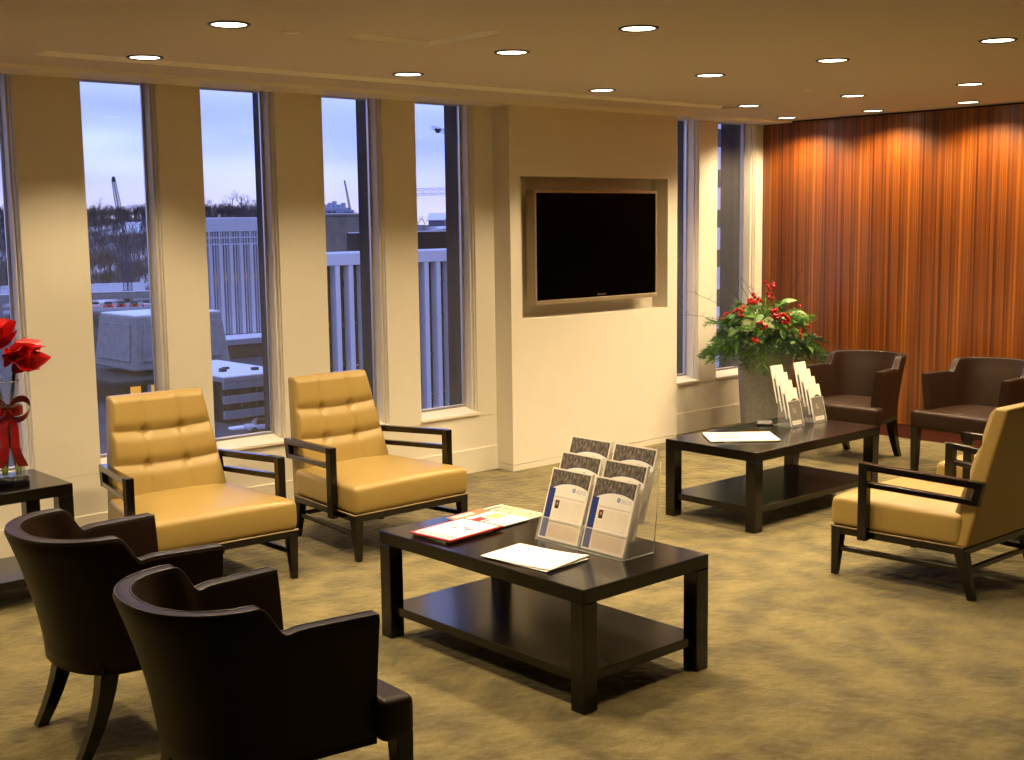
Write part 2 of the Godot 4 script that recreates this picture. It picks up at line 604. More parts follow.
func veneer_panels(parent: Node3D) -> void:
	var m := mat("veneer", Color(1, 1, 1), 0.33)
	m.albedo_texture = veneer_texture(4)
	m.clearcoat_enabled = true
	m.clearcoat = 0.3
	m.clearcoat_roughness = 0.25
	var bm := mat("veneer_base", Color(0.30, 0.10, 0.05), 0.4)
	var wid := 0.4105
	var mesh: Mesh
	var base: Mesh
	for i in 20:
		if mesh == null:
			var st := begin()
			# edges and back in plain colour via uv at one point, face with the grain
			var a := Vector3(0, 0.105, 0.0008)
			var b := Vector3(0.02, CEIL - 0.012, wid - 0.0008)
			st.set_uv(Vector2(0.3, 0.5))
			solid(st, a, b, 0.0)
			card(st, Vector3(-0.0005, a.y, a.z), Vector3(0, 0, b.z - a.z), Vector3(0, b.y - a.y, 0))
			mesh = st.commit()
			base = box(Vector3(0.004, 0.0, 0.0006), Vector3(0.02, 0.099, wid - 0.0006), 0.001).commit()
		var z := wid * i
		if z + wid > Z1:
			break
		inst("veneer_panel", mesh, m, parent, Transform3D(Basis(), Vector3(X1, 0, z + 0.002)))
		inst("base_panel", base, bm, parent, Transform3D(Basis(), Vector3(X1, 0, z + 0.002)))

# ------------------------------------------------------------------ ceiling lights
func lamps() -> void:
	var spots := [
		[2.454, 1.899, "round recessed downlight nearest the left end of the ceiling, second row from the windows"],
		[2.623, 0.845, "round recessed downlight above the left tan lounge chair, nearest the windows"],
		[3.976, 1.013, "round recessed downlight just left of and below the square ceiling panel"],
		[3.846, 1.950, "round recessed downlight just right of the square ceiling panel"],
		[5.378, 1.037, "round recessed downlight in front of the television wall"],
		[3.779, 2.775, "large-looking round recessed downlight at the top of the ceiling above the near coffee table"],
		[5.300, 1.902, "round recessed downlight above the space between the two coffee tables"],
		[6.940, 0.907, "round recessed downlight in front of the narrow window right of the television"],
		[8.015, 0.444, "round recessed downlight in the corner by the wood wall and windows"],
		[5.295, 2.660, "round recessed downlight above the front edge of the far coffee table"],
		[6.935, 1.716, "round recessed downlight above the far end of the far coffee table"],
		[8.033, 1.173, "round recessed downlight close to the wood wall above the left brown tub chair"],
		[5.297, 3.495, "round recessed downlight at the upper right edge of the picture"],
		[6.918, 2.505, "round recessed downlight in line before the wood wall, right of the tub chairs"],
		[7.997, 1.918, "round recessed downlight close to the wood wall above the right brown tub chair"],
		[7.98, 2.67, ""], [7.96, 3.42, ""], [6.90, 3.30, ""], [3.73, 3.78, ""], [2.40, 2.80, ""], [1.05, 0.88, ""], [1.05, 1.93, ""],
	]
	var ring := begin()
	lathe(ring, [Vector2(0.068, 0.002), Vector2(0.066, -0.004), Vector2(0.076, -0.006), Vector2(0.081, -0.003), Vector2(0.082, 0.001)], 32)
	ring.generate_normals()
	var rm := ring.commit()
	var disc := begin()
	lathe(disc, [Vector2(0.0, -0.0035), Vector2(0.03, -0.0032), Vector2(0.0675, -0.002)], 32)
	disc.generate_normals()
	var dm := disc.commit()
	for s in spots:
		var label: String = s[2]
		var group := ""
		if label == "":
			label = "round recessed downlight in the ceiling beyond the picture's edges"
			group = "downlights outside the picture"
		var t := thing("downlight", label, "ceiling light", Vector3(s[0], CEIL, s[1]), 0.0, group)
		inst("trim_ring", rm, M.lamp_trim, t)
		inst("lamp_lens", dm, M.lamp_glow, t)
		var l := SpotLight3D.new()
		l.name = "lamp"
		l.light_color = LAMP_COLOR
		l.light_energy = LAMP_ENERGY
		l.light_size = 0.05
		l.spot_angle = 74.0 if s[0] > 7.8 else 61.0
		l.spot_angle_attenuation = 0.6
		l.spot_range = 14.0
		l.spot_attenuation = 2.0
		l.shadow_enabled = true
		l.position = Vector3(0, -0.012, 0)
		l.rotation.x = -PI / 2
		t.add_child(l)
	# sprinkler escutcheons
	for e in [[2.746, 1.867, "small flat round sprinkler cover beside the left downlights"], [6.409, 1.751, "small flat round sprinkler cover among the right downlights"], [3.15, 3.18, "small flat round sprinkler cover at the top edge of the picture"]]:
		var st := begin()
		lathe(st, [Vector2(0.0, -0.004), Vector2(0.03, -0.004), Vector2(0.038, -0.001), Vector2(0.038, 0.001)], 20)
		var o := obj("ceiling_sprinkler_cover", st, M.trim_paint, null, true)
		o.position = Vector3(e[0], CEIL, e[1])
		tag(o, e[2], "sprinkler cover")

# ------------------------------------------------------------------ furniture
func lounge_chair(label: String) -> Node3D:
	var t := thing("lounge_chair", label, "armchair", Vector3.ZERO, 0.0, "tan leather lounge chairs")
	t.set_meta("base_name", "lounge_chair")
	var hw := func(z: float) -> float:
		return lerpf(0.3065, 0.363, (z + 0.3205) / 0.641)
	# seat block: tapers to the rear, gently crowned
	var st := begin()
	rbox(st, Vector3(-1, 0.233, -0.30), Vector3(1, 0.375, 0.3205), 0.028, Vector3i(14, 3, 12), func(p: Vector3) -> Vector3:
		var h: float = hw.call(p.z)
		var edge := 1.0 - absf(p.x)
		var xr := signf(p.x) * (h - minf(edge, 0.028)) if edge < 0.028 else p.x / (1.0 - 0.028) * (h - 0.028)
		var up := (p.y - 0.233) / 0.142
		var crown := 0.016 * (1.0 - pow(absf(p.x), 2.5)) * (1.0 - pow(absf(p.z - 0.0) / 0.34, 4.0)) * up
		var bulge := 0.006 * sin(PI * up) * (1.0 if p.z > 0.29 else 0.0)
		return Vector3(xr, p.y + crown, p.z + bulge))
	var seat := obj("seat", st, M.tan_leather, t, true)
	# back cushion with two rows of seams and four tufts
	st = begin()
	var rows := [0.675, 0.520]
	rbox(st, Vector3(-0.27, 0.231, -0.040), Vector3(0.27, 0.842, 0.040), 0.014, Vector3i(84, 92, 3), func(p: Vector3) -> Vector3:
		var v := (p.y - 0.231) / 0.611
		var half := lerpf(0.3065, 0.2345, v)
		var zf := lerpf(-0.226, -0.392, v)
		var zr := lerpf(-0.325, -0.455, v)
		var q := (p.z + 0.040) / 0.080
		var ux := p.x / 0.27
		var x := ux * half
		var y := p.y
		var z := lerpf(zr, zf, q)
		if q > 0.8:
			var fade := smoothstep(0.8, 1.0, q) * smoothstep(0.0, 0.07, 1.0 - absf(ux)) * smoothstep(0.0, 0.05, 1.0 - v)
			var d := 0.0
			for r in rows:
				var ry: float = r - 0.012 * (1.0 - ux * ux) + 0.006
				d += 0.007 * exp(-absf(y - ry) / 0.006) + 0.013 * exp(-pow((y - ry) / 0.030, 2.0))
				for sx in [-1.0, 1.0]:
					var dx: float = x - sx * half * 0.36
					d += 0.017 * exp(-(dx * dx + (y - ry) * (y - ry)) / (0.020 * 0.020))
			for sx in [-1.0, 1.0]:
				var dv: float = absf(x - sx * half * 0.36)
				d += 0.0045 * exp(-dv / 0.005) + 0.006 * exp(-pow(dv / 0.026, 2.0))
			z += (0.016 - d) * fade
		return Vector3(x, y, z))
	obj("back_cushion", st, M.tan_leather, t, true)
	# pale welt along the bottom edge of the seat
	st = begin()
	var ring := []
	for p in [Vector3(-0.307, 0, -0.31), Vector3(-0.361, 0, 0.318), Vector3(0.361, 0, 0.318), Vector3(0.307, 0, -0.31)]:
		ring.append(p + Vector3(0, 0.2335, 0))
	ring.append(ring[0])
	for i in 4:
		tube(st, [ring[i], ring[i + 1]], [0.0038], 6)
	obj("welt", st, M.tan_piping, seat, true)
	# seat rail
	st = begin()
	solid(st, Vector3(-1, 0.198, -0.318), Vector3(1, 0.231, 0.318), 0.004, func(p: Vector3) -> Vector3:
		return Vector3(p.x * (hw.call(p.z) - 0.004), p.y, p.z))
	obj("seat_rail", st, M.espresso_wood, t)
	for s in [-1.0, 1.0]:
		# tapered front leg
		st = begin()
		bar(st, Vector3(s * 0.335, 0.231, 0.292), Vector3(s * 0.338, 0.0, 0.306), Vector3.RIGHT, Vector3.BACK, Vector2(0.025, 0.027), Vector2(0.014, 0.014))
		obj("leg", st, M.espresso_wood, t)
		# raked rear leg
		st = begin()
		bar(st, Vector3(s * 0.279, 0.231, -0.285), Vector3(s * 0.272, 0.0, -0.342), Vector3.RIGHT, Vector3.BACK, Vector2(0.024, 0.030), Vector2(0.014, 0.016))
		obj("leg", st, M.espresso_wood, t)
		# side stretcher
		st = begin()
		bar(st, Vector3(s * 0.336, 0.128, 0.29), Vector3(s * 0.276, 0.128, -0.31), Vector3.RIGHT, Vector3.UP, Vector2(0.010, 0.012), Vector2(0.010, 0.012))
		obj("stretcher", st, M.espresso_wood, t)
		# open arm: top rail carrying a post, a lower rail and a rear block
		st = begin()
		bar(st, Vector3(s * 0.370, 0.536, 0.120), Vector3(s * 0.291, 0.513, -0.385), Vector3.RIGHT, Vector3.UP, Vector2(0.0185, 0.0155), Vector2(0.0165, 0.0155))
		var arm := obj("arm", st, M.espresso_wood, t)
		st = begin()
		bar(st, Vector3(s * 0.370, 0.196, 0.139), Vector3(s * 0.370, 0.552, 0.139), Vector3.RIGHT, Vector3.BACK, Vector2(0.0185, 0.023), Vector2(0.0185, 0.023))
		obj("post", st, M.espresso_wood, arm)
		st = begin()
		bar(st, Vector3(s * 0.370, 0.456, 0.120), Vector3(s * 0.291, 0.436, -0.375), Vector3.RIGHT, Vector3.UP, Vector2(0.0165, 0.0125), Vector2(0.0145, 0.0125))
		obj("lower_rail", st, M.espresso_wood, arm)
		st = begin()
		bar(st, Vector3(s * 0.296, 0.424, -0.352), Vector3(s * 0.292, 0.526, -0.376), Vector3.RIGHT, Vector3.BACK, Vector2(0.0150, 0.020), Vector2(0.0150, 0.020))
		obj("rear_block", st, M.espresso_wood, arm)
	st = begin()
	bar(st, Vector3(-0.276, 0.128, -0.312), Vector3(0.276, 0.128, -0.312), Vector3.UP, Vector3.BACK, Vector2(0.012, 0.010), Vector2(0.012, 0.010))
	obj("stretcher", st, M.espresso_wood, t)
	return t

func tub_chair(label: String) -> Node3D:
	var t := thing("tub_chair", label, "armchair", Vector3.ZERO, 0.0, "brown leather tub chairs")
	t.set_meta("base_name", "tub_chair")
	# plan of the shell's top edge, from one arm front round the back to the other
	var plan := []
	var tops := []
	var na := 30
	var nb := 30
	for i in na:
		var q := float(i) / na
		var z := lerpf(0.161, -0.164, q)
		var x := lerpf(0.307, 0.2745, pow(q, 0.9))
		plan.append(Vector2(x, z))
	for i in nb + 1:
		var a := PI * i / nb
		var c := cos(a)
		plan.append(Vector2(0.2745 * signf(c) * pow(absf(c), 0.92), -0.164 - 0.239 * pow(sin(a), 0.92)))
	for i in na:
		var p: Vector2 = plan[na - 1 - i]
		plan.append(Vector2(-p.x, p.y))
	for p in plan:
		var k := smoothstep(0.092, 0.168, -p.y)
		tops.append(lerpf(0.634, 0.708, k) - 0.008 * exp(-pow((p.y + 0.10) / 0.03, 2.0)))
	var n := plan.size()
	var nrm := []
	for i in n:
		var d: Vector2 = (plan[mini(i + 1, n - 1)] - plan[maxi(i - 1, 0)]).normalized()
		nrm.append(Vector2(-d.y, d.x) * (1.0 if Vector2(-d.y, d.x).dot(plan[i] - Vector2(0, -0.02)) > 0.0 else -1.0))
	var bottom := 0.272
	var sections := []
	var rim_out := []
	var rim_in := []
	for i in n:
		var p: Vector2 = plan[i]
		var o: Vector2 = nrm[i]
		var h: float = tops[i]
		var th := 0.050
		var lo := Vector2(p.x * 0.90, p.y if p.y > 0.0 else p.y * 0.74)
		var sec := []
		for k in 11:
			var q := k / 10.0
			var w := lo.lerp(p, pow(q, 1.55))
			sec.append(Vector3(w.x, lerpf(bottom, h - 0.012, q), w.y))
		for a in [0.35, 0.75, 1.0]:
			var w := p - o * 0.010 * (1.0 - cos(a * PI / 2))
			sec.append(Vector3(w.x, h - 0.012 + 0.012 * sin(a * PI / 2), w.y))
		rim_out.append(sec[-2] + Vector3(o.x, 0.6, o.y) * 0.0005)
		var inn := p - o * th
		for a in [0.0, 0.35, 0.75, 1.0]:
			var w := inn + o * 0.010 * (1.0 - sin(a * PI / 2))
			sec.append(Vector3(w.x, h - 0.012 + 0.012 * cos(a * PI / 2), w.y))
		rim_in.append(sec[-3] + Vector3(-o.x, 0.6, -o.y) * 0.0005)
		for k in range(1, 7):
			var q := k / 6.0
			var w := inn.lerp(lo - o * th * 1.1, pow(q, 0.8))
			sec.append(Vector3(w.x, lerpf(h - 0.012, 0.33, q), w.y))
		sections.append(sec)
	var st := begin()
	var ns: int = sections[0].size()
	for i in n - 1:
		for k in ns:
			var l := (k + 1) % ns
			var a: Vector3 = sections[i][k]
			var b: Vector3 = sections[i + 1][k]
			var c: Vector3 = sections[i + 1][l]
			var d: Vector3 = sections[i][l]
			# same winding everywhere: clockwise seen from outside
			for q in [a, c, b, a, d, c]:
				st.add_vertex(q)
	var shell := obj("shell", st, M.brown_leather, t, true)
	# front faces of the arms
	for e in [0, n - 1]:
		st = begin()
		var sec: Array = sections[e]
		var mid := Vector3.ZERO
		for p in sec:
			mid += p
		mid /= sec.size()
		for k in ns:
			poly(st, [sec[k], sec[(k + 1) % ns], mid], mid - Vector3(0, 0, 1))
		obj("arm_front", st, M.brown_leather, shell)
	st = begin()
	tube(st, rim_out, [0.0032], 6)
	obj("piping", st, M.brown_piping, shell, true)
	st = begin()
	tube(st, rim_in, [0.0032], 6)
	obj("piping", st, M.brown_piping, shell, true)
	# seat: a T-shaped cushion whose front runs across before the arms
	st = begin()
	rbox(st, Vector3(-0.326, 0.283, 0.150), Vector3(0.326, 0.402, 0.257), 0.026, Vector3i(12, 3, 3))
	rbox(st, Vector3(-0.262, 0.273, -0.255), Vector3(0.262, 0.402, 0.215), 0.026, Vector3i(12, 3, 10), func(p: Vector3) -> Vector3:
		var up := clampf((p.y - 0.30) / 0.1, 0.0, 1.0)
		var k := clampf((p.z + 0.255) / 0.30, 0.0, 1.0)
		return Vector3(p.x * lerpf(0.55, 1.0, sqrt(k)), p.y + up * 0.016 * (1.0 - pow(p.x / 0.27, 2.0)) * sin(PI * clampf((p.z + 0.255) / 0.47, 0.0, 1.0)), p.z))
	obj("seat", st, M.brown_leather, t, true)
	for s in [-1.0, 1.0]:
		st = begin()
		bar(st, Vector3(s * 0.295, 0.300, 0.222), Vector3(s * 0.293, 0.0, 0.232), Vector3.RIGHT, Vector3.BACK, Vector2(0.027, 0.027), Vector2(0.019, 0.019))
		obj("leg", st, M.espresso_wood, t)
		# sabre rear leg
		st = begin()
		var prev := Vector3(s * 0.190, 0.32, -0.188)
		for k in range(1, 7):
			var q := k / 6.0
			var cur := Vector3(s * lerpf(0.190, 0.197, q), 0.32 * (1.0 - q), -0.188 - 0.098 * pow(q, 1.8))
			var w0 := lerpf(0.031, 0.018, (k - 1) / 6.0)
			var w1 := lerpf(0.031, 0.018, q)
			bar(st, prev, cur, Vector3.RIGHT, Vector3.BACK, Vector2(w0, w0), Vector2(w1, w1), 0.0)
			prev = cur
		obj("leg", st, M.espresso_wood, t)
	return t

# table: slab top, apron, four square legs and a low shelf
func low_table(called: String, label: String, at: Vector3, sx: float, sz: float, h: float) -> Node3D:
	var t := thing(called, label, "table", at, 0.0)
	var lw := 0.066
	obj("table_top", box(Vector3(-sx / 2, h - 0.052, -sz / 2), Vector3(sx / 2, h, sz / 2), 0.003), M.espresso_wood, t)
	for x in [-1.0, 1.0]:
		for z in [-1.0, 1.0]:
			var c := Vector3(x * (sx / 2 - lw / 2), 0, z * (sz / 2 - lw / 2))
			obj("leg", box(c - Vector3(lw / 2, 0, lw / 2), c + Vector3(lw / 2, h - 0.052, lw / 2), 0.003), M.espresso_wood, t)
	obj("shelf", box(Vector3(-sx / 2 + 0.022, 0.095, -sz / 2 + 0.022), Vector3(sx / 2 - 0.022, 0.131, sz / 2 - 0.022), 0.002), M.espresso_wood, t)
	return t

func furniture() -> void:
	var a := lounge_chair("tan tufted leather lounge chair with open wood arms, left of the two below the windows")
	a.position = Vector3(2.713, 0, 0.956)
	a.rotation.y = -0.063
	copy_of(a, "tan tufted leather lounge chair with open wood arms, nearest the television wall", Vector3(3.751, 0, 0.951), 0.007)
	copy_of(a, "tan leather lounge chair at the right, seen from behind and the side", Vector3(5.221, 0, 3.310), -3.159)
	copy_of(a, "tan leather lounge chair mostly hidden behind the right-hand lounge chair, only its arm showing", Vector3(6.29, 0, 3.23), -3.12)
	var e := tub_chair("dark brown leather tub chair nearest the camera at the bottom, back turned")
	e.position = Vector3(1.699, 0, 3.308)
	e.rotation.y = 1.518
	copy_of(e, "dark brown leather tub chair at the left edge, back turned, beside the end table", Vector3(1.756, 0, 2.388), 1.506)
	copy_of(e, "dark brown leather tub chair before the wood wall, beside the planter", Vector3(7.364, 0, 1.484), -1.52)
	copy_of(e, "dark brown leather tub chair before the wood wall, at the right edge", Vector3(7.495, 0, 2.317), -1.623)
	low_table("coffee_table", "dark wood coffee table with low shelf, nearer one, holding newsletters and magazines", Vector3(3.17, 0, 2.804), 0.650, 1.147, 0.4333)
	low_table("coffee_table", "dark wood coffee table with low shelf, farther one, holding small pamphlet racks", Vector3(5.806, 0, 1.980), 1.178, 0.621, 0.4333)
	low_table("end_table", "dark wood end table at the left edge, under the vase of red flowers", Vector3(1.885, 0, 0.640), 0.57, 0.458, 0.525)

# ------------------------------------------------------------------ television
func television() -> void:
	var t := thing("television", "large flat television with black screen and silver frame, in the wall recess", "television", Vector3(6.2545, 1.471, 0.028))
	var w := 0.606
	var h := 0.381
	obj("casing", box(Vector3(-w, -h, 0.045), Vector3(w, h, 0.122), 0.006), M.bezel_silver, t)
	var st := begin()
	for s in [[Vector3(-w, h - 0.020, 0.12), Vector3(w, h, 0.132)], [Vector3(-w, -h, 0.12), Vector3(w, -h + 0.030, 0.132)], [Vector3(-w, -h + 0.030, 0.12), Vector3(-w + 0.016, h - 0.020, 0.132)], [Vector3(w - 0.016, -h + 0.030, 0.12), Vector3(w, h - 0.020, 0.132)]]:
		solid(st, s[0], s[1], 0.002)
	obj("bezel", st, M.bezel_silver, t)
	var screen := obj("screen", box(Vector3(-w + 0.015, -h + 0.029, 0.1215), Vector3(w - 0.015, h - 0.019, 0.126)), M.screen_black, t)
	obj("wall_mount", box(Vector3(-0.25, -0.18, -0.018), Vector3(0.25, 0.18, 0.046), 0.003), M.black_leather, t)
	var tm := TextMesh.new()
	tm.text = "Panasonic"
	var sf := SystemFont.new()
	sf.font_names = PackedStringArray(["Droid Sans"])
	tm.font = sf
	tm.font_size = 16
	tm.pixel_size = 0.0012
	tm.depth = 0.0008
	inst("maker_lettering", tm, M.aluminium, screen, Transform3D(Basis(), Vector3(0.03, -h + 0.047, 0.1264)))

# ------------------------------------------------------------------ printed things
func dashes(im: Image, x0: int, x1: int, y0: int, y1: int, step: int, c: Color, seed_: int) -> void:
	var r := RandomNumberGenerator.new()
	r.seed = seed_
	var y := y0
	while y < y1:
		var x := x0
		while x < x1:
			var l := r.randi_range(2, 7)
			im.fill_rect(Rect2i(x, y, mini(l, x1 - x), 1), c)
			x += l + 2
		y += step

func newsletter_image() -> Image:
	var w := 160
	var h := 208
	var im := Image.create(w, h, false, Image.FORMAT_RGB8)
	im.fill(Color(0.95, 0.92, 0.86))
	var n := FastNoiseLite.new()
	n.seed = 3
	n.frequency = 0.06
	# picture of bare trees across the head
	for y in 62:
		for x in range(5, w - 5):
			if y < 5:
				continue
			var v := n.get_noise_2d(x * 2.2, y * 0.7) + 0.5 * n.get_noise_2d(x * 5.0, y * 5.0)
			im.set_pixel(x, y, Color(0.26, 0.24, 0.22).lerp(Color(0.62, 0.58, 0.52), clampf(0.35 + v, 0.0, 1.0)))
	# blue margin
	im.fill_rect(Rect2i(5, 58, 25, h - 63), Color(0.16, 0.23, 0.52))
	# white arc under the picture with a blue edge
	for x in range(5, w - 5):
		var q := (x - 95.0) / 92.0
		var top := int(40 + 26.0 * q * q)
		for y in range(maxi(top - 2, 5), 78):
			if x < 30 and y > 58:
				continue
			im.set_pixel(x, y, Color(0.20, 0.24, 0.45) if y < top else Color(0.96, 0.95, 0.92))
	# rounded blue emblem and grey words on the arc
	for y in range(50, 63):
		for x in range(96, 110):
			var d := Vector2(x - 102.5, (y - 56.0)).length()
			if d < 6.2 and d > 3.4 and not (x > 103 and y > 57 and y < 60):
				im.set_pixel(x, y, Color(0.25, 0.35, 0.65))
	im.fill_rect(Rect2i(99, 56, 8, 2), Color(0.25, 0.35, 0.65))
	dashes(im, 113, 150, 53, 63, 3, Color(0.62, 0.63, 0.70), 2)
	# small portrait
	im.fill_rect(Rect2i(40, 92, 16, 24), Color(0.22, 0.17, 0.14))
	for y in range(95, 107):
		for x in range(43, 53):
			if Vector2((x - 48.0) / 3.6, (y - 101.0) / 5.0).length() < 1.0:
				im.set_pixel(x, y, Color(0.78, 0.58, 0.46))
	# text columns
	im.fill_rect(Rect2i(34, 82, 118, 1), Color(0.6, 0.58, 0.56))
	dashes(im, 60, 104, 92, 150, 3, Color(0.80, 0.77, 0.72), 4)
	dashes(im, 108, 150, 92, 150, 3, Color(0.80, 0.77, 0.72), 5)
	dashes(im, 36, 56, 122, 150, 3, Color(0.80, 0.77, 0.72), 6)
	im.fill_rect(Rect2i(34, 155, 118, 1), Color(0.55, 0.52, 0.5))
	im.fill_rect(Rect2i(34, 160, 118, 40), Color(0.90, 0.83, 0.74))
	dashes(im, 38, 88, 164, 198, 3, Color(0.78, 0.70, 0.62), 7)
	dashes(im, 94, 148, 164, 198, 3, Color(0.78, 0.70, 0.62), 8)
	return im

func pamphlet_image() -> Image:
	var w := 96
	var h := 200
	var im := Image.create(w, h, false, Image.FORMAT_RGB8)
	im.fill(Color(0.96, 0.94, 0.88))
	var n := FastNoiseLite.new()
	n.seed = 8
	n.frequency = 0.05
	for x in w:
		var edge := int(62 + 7.0 * sin(x * 0.075 + 0.4))
		for y in range(edge, h):
			var v := n.get_noise_2d(x * 1.5, y)
			im.set_pixel(x, y, Color(0.30, 0.28, 0.23).lerp(Color(0.44, 0.41, 0.34), clampf(0.5 + v, 0.0, 1.0)))
	# pale curl emblem in the middle
	for i in 220:
		var q := i / 220.0
		var a := q * 5.2 - 1.0
		var r := 6.0 + 12.0 * q
		var p := Vector2(48 + cos(a) * r * 0.8, 118 + sin(a) * r)
		im.fill_rect(Rect2i(int(p.x) - 1, int(p.y) - 1, 3, 3), Color(0.80, 0.76, 0.62))
	im.fill_rect(Rect2i(8, 172, 80, 22), Color(0.93, 0.91, 0.86))
	dashes(im, 14, 82, 178, 190, 4, Color(0.55, 0.52, 0.48), 9)
	return im

func print_mat(called: String, im: Image) -> StandardMaterial3D:
	var m := mat(called, Color(1, 1, 1), 0.35)
	m.albedo_texture = ImageTexture.create_from_image(im)
	m.texture_repeat = false
	return m

func newsletters() -> void:
	var pm := print_mat("newsletter_print", newsletter_image())
	# rack of clear acrylic: three stepped tiers, two pockets wide, facing -x
	var rack := thing("brochure_rack", "clear acrylic six-pocket rack of newsletters on the near coffee table", "rack", Vector3(3.20, 0.4333, 2.995))
	var hw := 0.229
	var lean := Vector3(0.088, 0.262, 0).normalized()
	var st: SurfaceTool
	for tier in 3:
		var x0 := 0.0 + 0.052 * tier
		var y0 := 0.004 + 0.056 * tier
		# back sheet of the tier
		st = begin()
		var p := Vector3(x0 + 0.024, y0, 0)
		var q := p + lean * 0.235
		bar(st, p, q, Vector3.BACK, Vector3(lean.y, -lean.x, 0), Vector2(hw, 0.0013), Vector2(hw, 0.0013), 0.0)
		obj("back_sheet", st, M.acrylic, rack)
		# low front lip of the tier
		st = begin()
		p = Vector3(x0 - 0.004, y0, 0)
		q = p + lean * 0.085
		bar(st, p, q, Vector3.BACK, Vector3(lean.y, -lean.x, 0), Vector2(hw, 0.0013), Vector2(hw, 0.0013), 0.0)
		var lip := obj("front_lip", st, M.acrylic, rack)
		st = begin()
		solid(st, Vector3(q.x - 0.0016, q.y, -hw), Vector3(q.x + 0.0016, q.y + 0.0022, hw))
		obj("lip_edge", st, M.acrylic_edge, lip)
		# shelf of the tier
		obj("tier_shelf", box(Vector3(x0 - 0.004, y0 - 0.003, -hw), Vector3(x0 + 0.05, y0, hw)), M.acrylic, rack)
	# side sheets
	for s in [-1.0, 0.0, 1.0]:
		st = begin()
		var z: float = s * (hw + 0.001)
		var outline := [Vector2(-0.004, 0.0), Vector2(0.165, 0.0), Vector2(0.205, 0.335), Vector2(0.150, 0.235), Vector2(0.09, 0.17), Vector2(0.03, 0.085)]
		for zz in [z - 0.0013, z + 0.0013]:
			var pts := []
			for o in outline:
				pts.append(Vector3(o.x, o.y, zz))
			for i in range(1, pts.size() - 1):
				poly(st, [pts[0], pts[i], pts[i + 1]], Vector3(0.08, 0.1, z))
		obj("side_sheet", st, M.acrylic, rack)
	# visible polished edges of the right side and base
	st = begin()
	for e in [[Vector3(-0.004, 0.001, hw), Vector3(0.165, 0.001, hw)], [Vector3(0.165, 0.001, hw), Vector3(0.205, 0.335, hw)], [Vector3(0.165, 0.001, -hw), Vector3(0.205, 0.335, -hw)], [Vector3(-0.004, 0.001, -hw), Vector3(-0.004, 0.001, hw)]]:
		tube(st, [e[0], e[1]], [0.0016], 5)
	obj("polished_edge", st, M.acrylic_edge, rack, true)
	# six stacks of newsletters
	var place := [["bottom row", "left"], ["bottom row", "right"], ["middle row", "left"], ["middle row", "right"], ["top row", "left"], ["top row", "right"]]
	for tier in 3:
		for c in 2:
			var pl: Array = place[tier * 2 + c]
			var z0 := -0.224 if c == 0 else 0.008
			var t := thing("newsletter", "printed newsletter with blue margin, %s, %s pocket of the acrylic rack" % [pl[0], pl[1]], "newsletter", Vector3(3.20, 0.4333, 2.995), 0.0, "newsletters in the acrylic rack")
			var p := Vector3(0.052 * tier + 0.002, 0.006 + 0.056 * tier, 0)
			var wid := 0.214
			st = begin()
			var q := p + lean * 0.275 + Vector3(0.009, 0, 0)
			p += Vector3(0.009, 0, 0)
			bar(st, p + Vector3(0, 0, z0 + wid / 2), q + Vector3(0, 0, z0 + wid / 2), Vector3.BACK, Vector3(lean.y, -lean.x, 0), Vector2(wid / 2, 0.0055), Vector2(wid / 2, 0.0055), 0.0)
			obj("pages", st, M.paper, t)
			st = begin()
			var off := Vector3(-lean.y, lean.x, 0) * 0.0059
			card(st, p + off + Vector3(0, 0, z0), Vector3(0, 0, wid), lean * 0.275)
			obj("cover", st, pm, t)

func pamphlets() -> void:
	var pm := print_mat("pamphlet_print", pamphlet_image())
	var lean := Vector3(0, 0.215, -0.052).normalized()
	var face := Vector3(0, lean.z, lean.y) * -1.0
	face = Vector3(0, -lean.z, lean.y)
	for r in 2:
		var side: String = ["left", "right"][r]
		var base := Vector3(6.054 if r == 0 else 6.285, 0.4333, 1.965)
		var rack := thing("pamphlet_rack", "clear acrylic four-tier pamphlet rack, %s of the two on the far coffee table" % side, "rack", base)
		var st: SurfaceTool
		for k in 4:
			var p := Vector3(0, 0.003 + 0.043 * k, -0.034 * k)
			st = begin()
			bar(st, p, p + lean * 0.15, Vector3.RIGHT, face, Vector2(0.060, 0.0012), Vector2(0.060, 0.0012), 0.0)
			obj("front_sheet", st, M.acrylic, rack)
			st = begin()
			tube(st, [p + lean * 0.15 + Vector3(-0.06, 0, 0), p + lean * 0.15 + Vector3(0.06, 0, 0)], [0.0013], 5)
			for s in [-0.06, 0.06]:
				tube(st, [p + Vector3(s, 0, 0), p + lean * 0.15 + Vector3(s, 0, 0)], [0.0012], 5)
			obj("sheet_edge", st, M.acrylic_edge, rack, true)
			if k == 0:
				continue
			for s in [-1.0, 1.0]:
				st = begin()
				solid(st, Vector3(s * 0.06 - 0.001, 0.0, -0.034 * k), Vector3(s * 0.06 + 0.001, 0.043 * k, -0.034 * (k - 1)))
				obj("side_sheet", st, M.acrylic, rack)
		obj("base_sheet", box(Vector3(-0.06, 0, -0.15), Vector3(0.06, 0.003, 0.004)), M.acrylic, rack)
		for k in 4:
			var tier: String = ["front", "second", "third", "rearmost"][k]
			var t := thing("pamphlet", "narrow white-topped pamphlet in the %s tier of the %s pamphlet rack" % [tier, side], "pamphlet", base, 0.0, "pamphlets in the racks")
			var p := Vector3(0, 0.005 + 0.043 * k, -0.034 * k - 0.010)
			st = begin()
			bar(st, p, p + lean * 0.222, Vector3.RIGHT, face, Vector2(0.054, 0.005), Vector2(0.054, 0.005), 0.0)
			obj("pages", st, M.paper, t)
			st = begin()
			card(st, p + face * 0.0054 + Vector3(-0.054, 0, 0), Vector3(0.108, 0, 0), lean * 0.222)
			obj("cover", st, pm, t)

